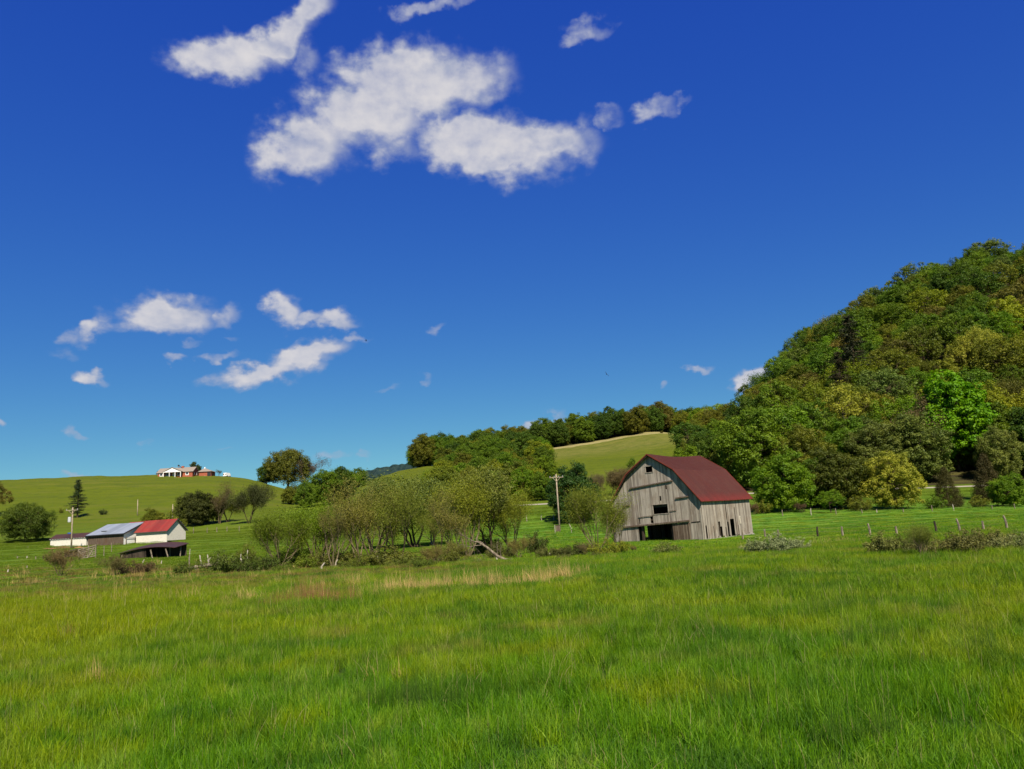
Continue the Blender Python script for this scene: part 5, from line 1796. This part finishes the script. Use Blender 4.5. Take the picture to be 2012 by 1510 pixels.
def gable_roof(x0_, x1_, y0_, y1_, h, rise, mat, parent, oh=.45, name="roof", axis='x'):
    mb = MB(62)
    if axis == 'x':
        ym = (y0_ + y1_) / 2
        k = rise / (ym - y0_)
        for (ya, za, yb, zb) in ((y0_ - oh, h - oh * k, ym, h + rise), (ym, h + rise, y1_ + oh, h - oh * k)):
            mb.hexa([(x0_ - oh, ya, za), (x1_ + oh, ya, za), (x1_ + oh, yb, zb), (x0_ - oh, yb, zb), (x0_ - oh, ya, za + .15), (x1_ + oh, ya, za + .15), (x1_ + oh, yb, zb + .15), (x0_ - oh, yb, zb + .15)])
    else:
        xm = (x0_ + x1_) / 2
        k = rise / (xm - x0_)
        for (xa, za, xb, zb) in ((x0_ - oh, h - oh * k, xm, h + rise), (xm, h + rise, x1_ + oh, h - oh * k)):
            mb.hexa([(xa, y0_ - oh, za), (xb, y0_ - oh, zb), (xb, y1_, zb), (xa, y1_, za), (xa, y0_ - oh, za + .15), (xb, y0_ - oh, zb + .15), (xb, y1_, zb + .15), (xa, y1_, za + .15)])
    return mb.build(name, mat, parent)


rfh = gable_roof(-LH, 0, 0, DH, WH, RH, M_shingle, ho)
mb = MB(63)
mb.box((-6.2, 3.4, WH + RH - .5), (-5.2, 4.4, WH + RH + .75))
mb.build("chimney", M_brick, rfh)
mb = MB(64)
mb.tube([(-7.2, 3.6, WH + RH), (-7.2, 3.6, WH + RH + .7)], .05)
for k in range(8):
    a = k * math.pi / 4
    a2 = a + math.pi / 4
    mb.face([(-7.35, 3.5, WH + RH + .9), (-7.2 + .0 * k - .25 + math.cos(a) * .5, 3.3, WH + RH + .95 + math.sin(a) * .5), (-7.45 + math.cos(a2) * .5, 3.3, WH + RH + .95 + math.sin(a2) * .5)])
mb.build("antenna_dish", M_dark, rfh)
# porch
PX0, PX1 = -LH + 3.3, -LH + 11.2
po = empty("porch", (0, 0, 0))
po.parent = ho
gable_roof(PX0, PX1, -2.2, 0, WH, 1.9, M_shingle, po, oh=.3, axis='y', name="porch_roof")
mb = MB(65)
xm = (PX0 + PX1) / 2
mb.face([(PX0, -2.2, WH + .05), (PX1, -2.2, WH + .05), (xm, -2.2, WH + 1.85), (PX0, -2.1, WH + .05), (PX1, -2.1, WH + .05), (xm, -2.1, WH + 1.85)], [(0, 1, 2), (5, 4, 3), (0, 3, 4, 1), (1, 4, 5, 2), (2, 5, 3, 0)], .5)
mb.box((PX0 - .1, -2.35, WH - .25), (PX1 + .1, -2.05, WH + .05))
mb.build("porch_gable", M_bright, po)
for x_ in (PX0 + .15, PX0 + 2.75, PX0 + 5.3, PX1 - .15):
    mb = MB(66)
    mb.box((x_ - .12, -2.30, -.6), (x_ + .12, -2.06, WH - .25))
    mb.build("column", M_bright, po)
mb = MB(67)
mb.box((PX0 - .2, -2.5, -1.0), (PX1 + .2, 0, -.05))
mb.build("porch_floor", M_brick, po)
for x_, w_ in ((-LH + 1.6, 1.3), (-2.4, 1.3), (-LH + 4.7, 1.8), (-LH + 9.6, 1.8)):
    mb = MB(68)
    mb.box((x_ - w_ / 2 - .1, -.06, .75), (x_ + w_ / 2 + .1, -.01, 2.1))
    wn = mb.build("window", M_bright, ho)
    mb = MB(69)
    mb.box((x_ - w_ / 2 + .12, -.09, 1.05), (x_ + w_ / 2 - .12, -.065, 1.95))
    mb.build("pane", M_glass, wn)
mb = MB(70)
mb.box((-LH + 6.7, -.07, -.05), (-LH + 7.7, -.02, 2.05))
mb.build("door", M_bright, ho)
mb = MB(71)
for y_ in (2.2, 5.2):
    mb.box((.01, y_, .9), (.06, y_ + .7, 2.0))
mb.build("side_window", M_bright, ho)
# garage wing
wg = empty("garage_wing", (-2.6, 0, 0))
wg.parent = ho
prism_wall("wall", 4.5, 10.0, 3.0, 9.0, 2.2, M_brick, wg)
mb = MB(72)
apx = (6.2, 6.0, 4.1)
cs_ = [(4.0, 2.5, 2.15), (10.6, 2.5, 2.15), (10.6, 9.5, 2.15), (4.0, 9.5, 2.15)]
mb.face([*cs_, apx], [(0, 1, 4), (1, 2, 4), (2, 3, 4), (3, 0, 4), (3, 2, 1, 0)], .5)
mb.build("roof", M_shingle, wg)
mb = MB(73)
mb.face([(5.9, 5.7, 3.9), (6.5, 5.7, 3.9), (6.5, 6.3, 3.9), (5.9, 6.3, 3.9), (6.2, 6.0, 4.7)], [(0, 1, 4), (1, 2, 4), (2, 3, 4), (3, 0, 4), (3, 2, 1, 0)], .5)
mb.build("roof_cap", M_bright, wg)
mb = MB(74)
mb.box((5.2, 2.90, -.6), (7.6, 2.96, .2))
mb.build("low_white_rail", M_bright, wg)
mb = MB(75)
mb.box((8.3, 2.92, .1), (9.9, 2.97, 2.0))  # thin dark panel on solid brick; the opening's shade is in its colour
mb.build("shaded_opening_panel", M_dark, wg)

ptree("broadleaf_tree", 'fluffy', 383, 362, 906, (.055, .085, .022), "single green tree rising behind the hilltop brick house", width=.95)
ptree("bare_tree", 'bare', 430, 350, 920, (.10, .11, .085), "small bare grey tree beside the hilltop house")
ptree("bare_tree", 'bare', 308, 356, 924, (.12, .09, .10), "faint bare shrub at the far end of the hilltop house", width=.7)

X, Y, z = spot(446, 346)
vn = empty("parked_van", (X, Y, z), R_(75))
tag(vn, "small white van parked on the hilltop past the bare tree", "van")
mb = MB(76)
P = [(-1.6, -.85, .35), (1.6, -.85, .35), (1.6, .85, .35), (-1.6, .85, .35), (-1.45, -.75, 1.75), (1.0, -.75, 1.75), (1.0, .75, 1.75), (-1.45, .75, 1.75)]
mb.hexa(P)
mb.build("body", M_bright, vn)
for y_ in (-.55, .55):
    mb = MB(77)
    mb.box((-1.66, y_ - .22, .95), (-1.60, y_ + .22, 1.35))
    mb.build("rear_window", M_trim, vn)
for x_ in (-1.0, 1.0):
    for y_ in (-.8, .8):
        mb = MB(78)
        mb.tube([(x_, y_ - .1, .3), (x_, y_ + .1, .3)], .32, 12)
        mb.build("wheel", M_dark, vn)


# ------------------------------------------------------------------ poles, posts and fences
def util_pole(px, Y, top, label, arm=1.2, transformer=False, tilt=0.0, insul=3, yaw=0.0, lower=None):
    X, Y, z = spot(px, Y)
    h = ztop(X, Y, top) - z
    o = empty("utility_pole", (X, Y, z), yaw, ry=tilt)
    tag(o, label, "utility pole")
    mb = MB(80)
    mb.tube([(0, 0, -.3), (0, 0, h * .5), (0, 0, h)], [.15, .13, .10], 8)
    mb.build("pole", M_pole, o, smooth=True)
    if arm:
        mb = MB(81)
        mb.box((-arm, -.21, h - .60), (arm, -.12, h - .51))
        mb.bar((-arm * .55, -.2, h - .6), (0, -.15, h - 1.25), .04, .06)
        mb.bar((arm * .55, -.2, h - .6), (0, -.15, h - 1.25), .04, .06)
        mb.build("crossarm", M_pole, o)
        for i in range(insul):
            x_ = -arm * .92 + 2 * arm * .92 * i / (insul - 1)
            mb = MB(82)
            mb.tube([(x_, -.17, h - .5), (x_, -.17, h - .28)], [.07, .045], 7)
            mb.build("insulator", M_porc, o)
    if transformer:
        mb = MB(83)
        mb.tube([(-.5, -.1, h - 2.7), (-.5, -.1, h - 2.6), (-.5, -.1, h - 1.8), (-.5, -.1, h - 1.75)], [.24, .28, .28, .2], 12)
        mb.build("transformer", M_metal, o)
    return o, h


util_pole(140, 146, 996, "utility pole with crossarm and transformer before the low white shed", transformer=True, yaw=R_(-10))
util_pole(1100, 133, 931, "tall pale utility pole beside the dark rounded tree", arm=1.15, insul=4, yaw=R_(5))
util_pole(201, 346, 938, "plain thin pole on the hilltop skyline", arm=0)
util_pole(270, 226, 981, "plain thin pole on the hillside above the sheds", arm=0)
util_pole(339, 200, 990, "faint thin pole beside the dark clump below the house", arm=0)


def post(px, Y, top, label, mat=None, r=.08, tilt=0.0, name="fence_post", group=None):
    X, Y, z = spot(px, Y)
    h = max(.3, ztop(X, Y, top) - z)
    mb = MB(int(px))
    q = mb.rng
    mb.tube([(0, 0, -.2), (q.uniform(-.02, .02), 0, h * .5), (tilt * h, 0, h * .96), (tilt * h, 0, h)], [r * 1.05, r, r * .85, r * .5], 7)
    o = mb.build(name, mat or M_post)
    o.location = (X, Y, z)
    return tag(o, label, "post", group)


def fence(name, plist, label, mats, wires=2, hwire=1.0):
    """plist: (px, Y, top, tilt)"""
    X0, Y0, z0 = spot(plist[0][0], plist[0][1])
    root = empty(name, (X0, Y0, z0))
    tag(root, label, "fence")
    tops = []
    for i, (px, Y, top, tl) in enumerate(plist):
        X, Y, z = spot(px, Y)
        h = max(.4, ztop(X, Y, top) - z)
        mb = MB(i)
        mb.tube([(0, 0, -.2), (0, 0, h * .5), (tl * h, 0, h)], [.085, .08, .06], 7)
        o = mb.build("post", mats[i % len(mats)], root)
        o.location = (X - X0, Y - Y0, z - z0)
        tops.append((X - X0 + tl * h, Y - Y0, z - z0, h))
    for w_ in range(wires):
        mb = MB(w_)
        f = (.88, .5, .7)[w_]
        for a, b_ in zip(tops[:-1], tops[1:]):
            pa, pb = Vector((a[0], a[1], a[2] + a[3] * f)), Vector((b_[0], b_[1], b_[2] + b_[3] * f))
            mid_ = (pa + pb) / 2 - Vector((0, 0, .04))
            mb.tube([pa, mid_, pb], .006, 3)
        mb.build("wire", M_post, root)
    return root


fence("wire_fence", [(1460, 72, 1040, 0), (1504, 69, 1039, 0), (1530, 67, 1040, 0), (1607, 63, 1034, .05), (1656, 61, 1034, 0), (1710, 60, 1028, -.08), (1762, 59, 1033, 0), (1840, 58, 1023, -.05), (1886, 57, 1018, -.12), (1933, 57, 1023, 0), (1979, 57, 1012, -.12)],
      "wire fence on crooked old posts crossing behind the pale shrubs", [M_post, M_post, M_post, M_darkwood])
fence("wire_fence", [(1538, 131, 1001, 0), (1594, 131, 998, .03), (1643, 131, 998, -.03), (1694, 131, 1000, -.1), (1723, 131, 1000, 0), (1775, 131, 999, 0), (1832, 131, 992, 0), (1874, 131, 990, -.06), (1950, 131, 992, 0), (1994, 131, 989, 0)],
      "wire fence of pale posts along the tree line at the field edge", [M_post, M_palepost, M_post])
fence("wire_fence", [(1035, 157, 1012, 0), (1064, 157, 1010, 0), (1088, 157, 1010, 0), (1112, 157, 1009, 0)], "short pale post fence beyond the utility pole", [M_palepost], wires=0)
fence("rail_fence", [(380, 171, 1036, 0), (407, 170, 1036, 0), (426, 170, 1035, 0), (446, 169, 1034, 0), (470, 168, 1033, 0)], "low grey rail fence above the white shed gable, running to the willows", [M_post], wires=2)
fence("rail_fence", [(34, 118, 1104, 0), (53, 117, 1102, 0), (70, 116, 1098, 0), (85, 116, 1092, 0)], "old rail fence with dark end post below the low white shed", [M_post, M_palepost, M_post, M_darkwood])
for px, Y, top, lab, mat, tl in [
        (373, 118, 1078, "short white stake alone in the pasture past the collapsed shed", M_palepost, 0.05), (372, 75, 1090, "thin grey stake near the log bridge", M_post, 0),
        (281, 95, 1099, "leaning white stake below the collapsed shed", M_palepost, .3), (317, 90, 1101, "small white stake past the leaning one", M_palepost, .1),
        (204, 126, 1072, "tall grey stake between cattle pen and collapsed shed", M_post, 0), (219, 135, 1066, "short grey stake before the grey roofed shed", M_post, 0),
        (55, 150, 1076, "small dark post in the pasture before the broad tree", M_post, 0), (15, 75, 1128, "pale stake at the weedy field edge", M_palepost, .15),
        (53, 82, 1127, "grey stake beside the weedy field edge", M_post, 0), (410, 80, 1094, "leaning white stake above the log bridge", M_palepost, .3),
        (1091, 126, 1031, "thin pale post at the foot of the utility pole", M_palepost, 0), (1123, 126, 1028, "leaning pale stake beyond the utility pole", M_palepost, -.2),
        (660, 60, 1099, "leaning white stake at the creek under the bright willow", M_palepost, .25), (870, 54, 1098, "pale post in the thicket before the forked stems", M_palepost, 0),
        (742, 56, 1091, "whitish post in the thicket under the bare trees", M_palepost, 0), (976, 52, 1095, "pale upright stake beside the fallen trunk", M_palepost, 0),
        (632, 52, 1105, "slanting white stick in the lush creek grass", M_palepost, .35), (1080, 57, 1100, "pale stub on the near creek bank", M_palepost, 0)]:
    post(px, Y, top, lab, mat, tilt=tl, r=.06)
X, Y, z = spot(1097, 128)
mb = MB(90)
mb.box((-.35, -.2, -.1), (.35, .2, 1.1))
mb.box((-.4, -.25, 1.1), (.4, .25, 1.16))
o = mb.build("utility_cabinet", M_barn2)
o.location = (X, Y, z)
tag(o, "small rusty brown cabinet at the foot of the tall utility pole", "cabinet")

# log bridge with uprights
X, Y, z = spot(368, 64)
lb = empty("log_bridge", (X, Y, z), R_(2))
tag(lb, "tumbled plank footbridge with three white uprights at the creek", "footbridge")
for i, (x0_, x1_, z0_, z1_) in enumerate([(0, 2.6, .22, .42), (.1, 2.2, .10, .30), (-.1, .6, .0, .35), (1.0, 4.6, .38, .55), (.5, 1.4, .05, .40), (1.6, 2.7, .18, .40)]):
    mb = MB(91 + i)
    mb.bar((x0_, -.15 + .12 * i, z0_), (x1_, .1 + .1 * i, z1_), .16, .12)
    mb.build("plank", M_post, lb)
for x_ in (.95, 1.55, 2.35):
    mb = MB(97)
    mb.tube([(x_ + .1, .2, .2), (x_, .2, .75), (x_ - .06, .2, 1.15)], [.06, .055, .04], 6)
    mb.build("upright", M_palepost, lb)
for px, lab in ((475, "curved white dead stick standing by the creek, nearer the bridge"), (488, "tall curved white dead stick standing by the thin willow")):
    X, Y, z = spot(px, 63)
    mb = MB(98)
    mb.tube([(.22, 0, -.1), (.05, 0, .5), (-.1, 0, .9), (-.05, 0, 1.2 if px < 480 else 1.5)], [.07, .06, .05, .03], 6)
    mb.tube([(.05, 0, .5), (-.15, .05, .35)], [.04, .02], 5)
    o = mb.build("dead_stick", M_palepost)
    o.location = (X, Y, z)
    tag(o, lab, "dead wood")
X, Y, z = spot(136.7, 160)
mb = MB(99)
mb.tube([(0, 0, -.2), (0, 0, 0), (0, 0, 2.1), (0, 0, 2.2)], [.4, .45, .45, .35], 14)
for zz_ in (.9, 1.8):
    mb.tube([(0, 0, zz_), (0, 0, zz_ + .08)], [.48, .48], 14)
o = mb.build("blue_tank", M_blue)
o.location = (X, Y, z)
tag(o, "small blue tank showing above the low white shed roof", "tank")
X, Y, z = spot(352, 178)
mb = MB(100)
import bmesh
bm = bmesh.new()
bmesh.ops.create_icosphere(bm, subdivisions=3, radius=.55)
for v in bm.verts:
    v.co *= 1 + .25 * math.sin(v.co.x * 7 + 1) * math.cos(v.co.y * 6 + v.co.z * 5)
    v.co.z *= .9
me = bpy.data.meshes.new("boulder")
bm.to_mesh(me)
me.materials.append(M_bright)
o = link("boulder", me, None, (X, Y, z + .35))
tag(o, "whitish boulder under the dark clump of trees beyond the shed", "boulder")


# ------------------------------------------------------------------ birds
def bird(px, py, Y, span, yaw, bank, label):
    d = ray(px, py)
    P0 = CAM + d * (Y / d[1])
    bm = bmesh.new()
    # body rings
    n = 8
    prof_ = [(-.5, .0, .015), (-.32, 0, .05), (-.1, 0, .095), (.15, 0, .10), (.33, .01, .075), (.42, .02, .06), (.52, .02, .015)]
    rings = []
    for (x, zz, r) in prof_:
        rings.append([bm.verts.new((x, math.cos(k * 2 * math.pi / n) * r, zz + math.sin(k * 2 * math.pi / n) * r)) for k in range(n)])
    for a, b_ in zip(rings[:-1], rings[1:]):
        for k in range(n):
            bm.faces.new((a[k], a[(k + 1) % n], b_[(k + 1) % n], b_[k]))
    bm.faces.new(rings[0][::-1])
    bm.faces.new(rings[-1])
    for s_ in (1, -1):
        out = [(.22, .06, .02), (.26, .45, .16), (.05, 1.0, .22), (-.1, .95, .20), (-.05, .45, .12), (-.12, .06, .02)]
        up = [bm.verts.new((x, y * s_, z_ + .012)) for x, y, z_ in out]
        dn = [bm.verts.new((x, y * s_, z_ - .012)) for x, y, z_ in out]
        bm.faces.new(up if s_ > 0 else up[::-1])
        bm.faces.new(dn[::-1] if s_ > 0 else dn)
        for i in range(6):
            j = (i + 1) % 6
            bm.faces.new((up[i], dn[i], dn[j], up[j]))
        tl = [bm.verts.new(p) for p in ((-.42, .0, .01), (-.8, .16 * s_, .0), (-.6, .02 * s_, 0))]
        tl2 = [bm.verts.new((v.co.x, v.co.y, v.co.z - .015)) for v in tl]
        bm.faces.new(tl)
        bm.faces.new(tl2[::-1])
    me = bpy.data.meshes.new("bird")
    bm.to_mesh(me)
    me.materials.append(M_bird)
    o = link("bird", me, None, tuple(P0))
    o.scale = (span / 2,) * 3
    o.rotation_euler = (bank, 0, yaw)
    tag(o, label, "bird", "birds in flight")


bird(1192, 735, 42, .34, R_(60), R_(55), "dark bird in flight above the barn ridge")
bird(719, 669, 60, .36, R_(10), R_(-15), "tiny dark bird beside the pale cloud")
bird(356.5, 918.5, 70, .40, R_(160), R_(30), "dark bird flying over the hilltop house roof")
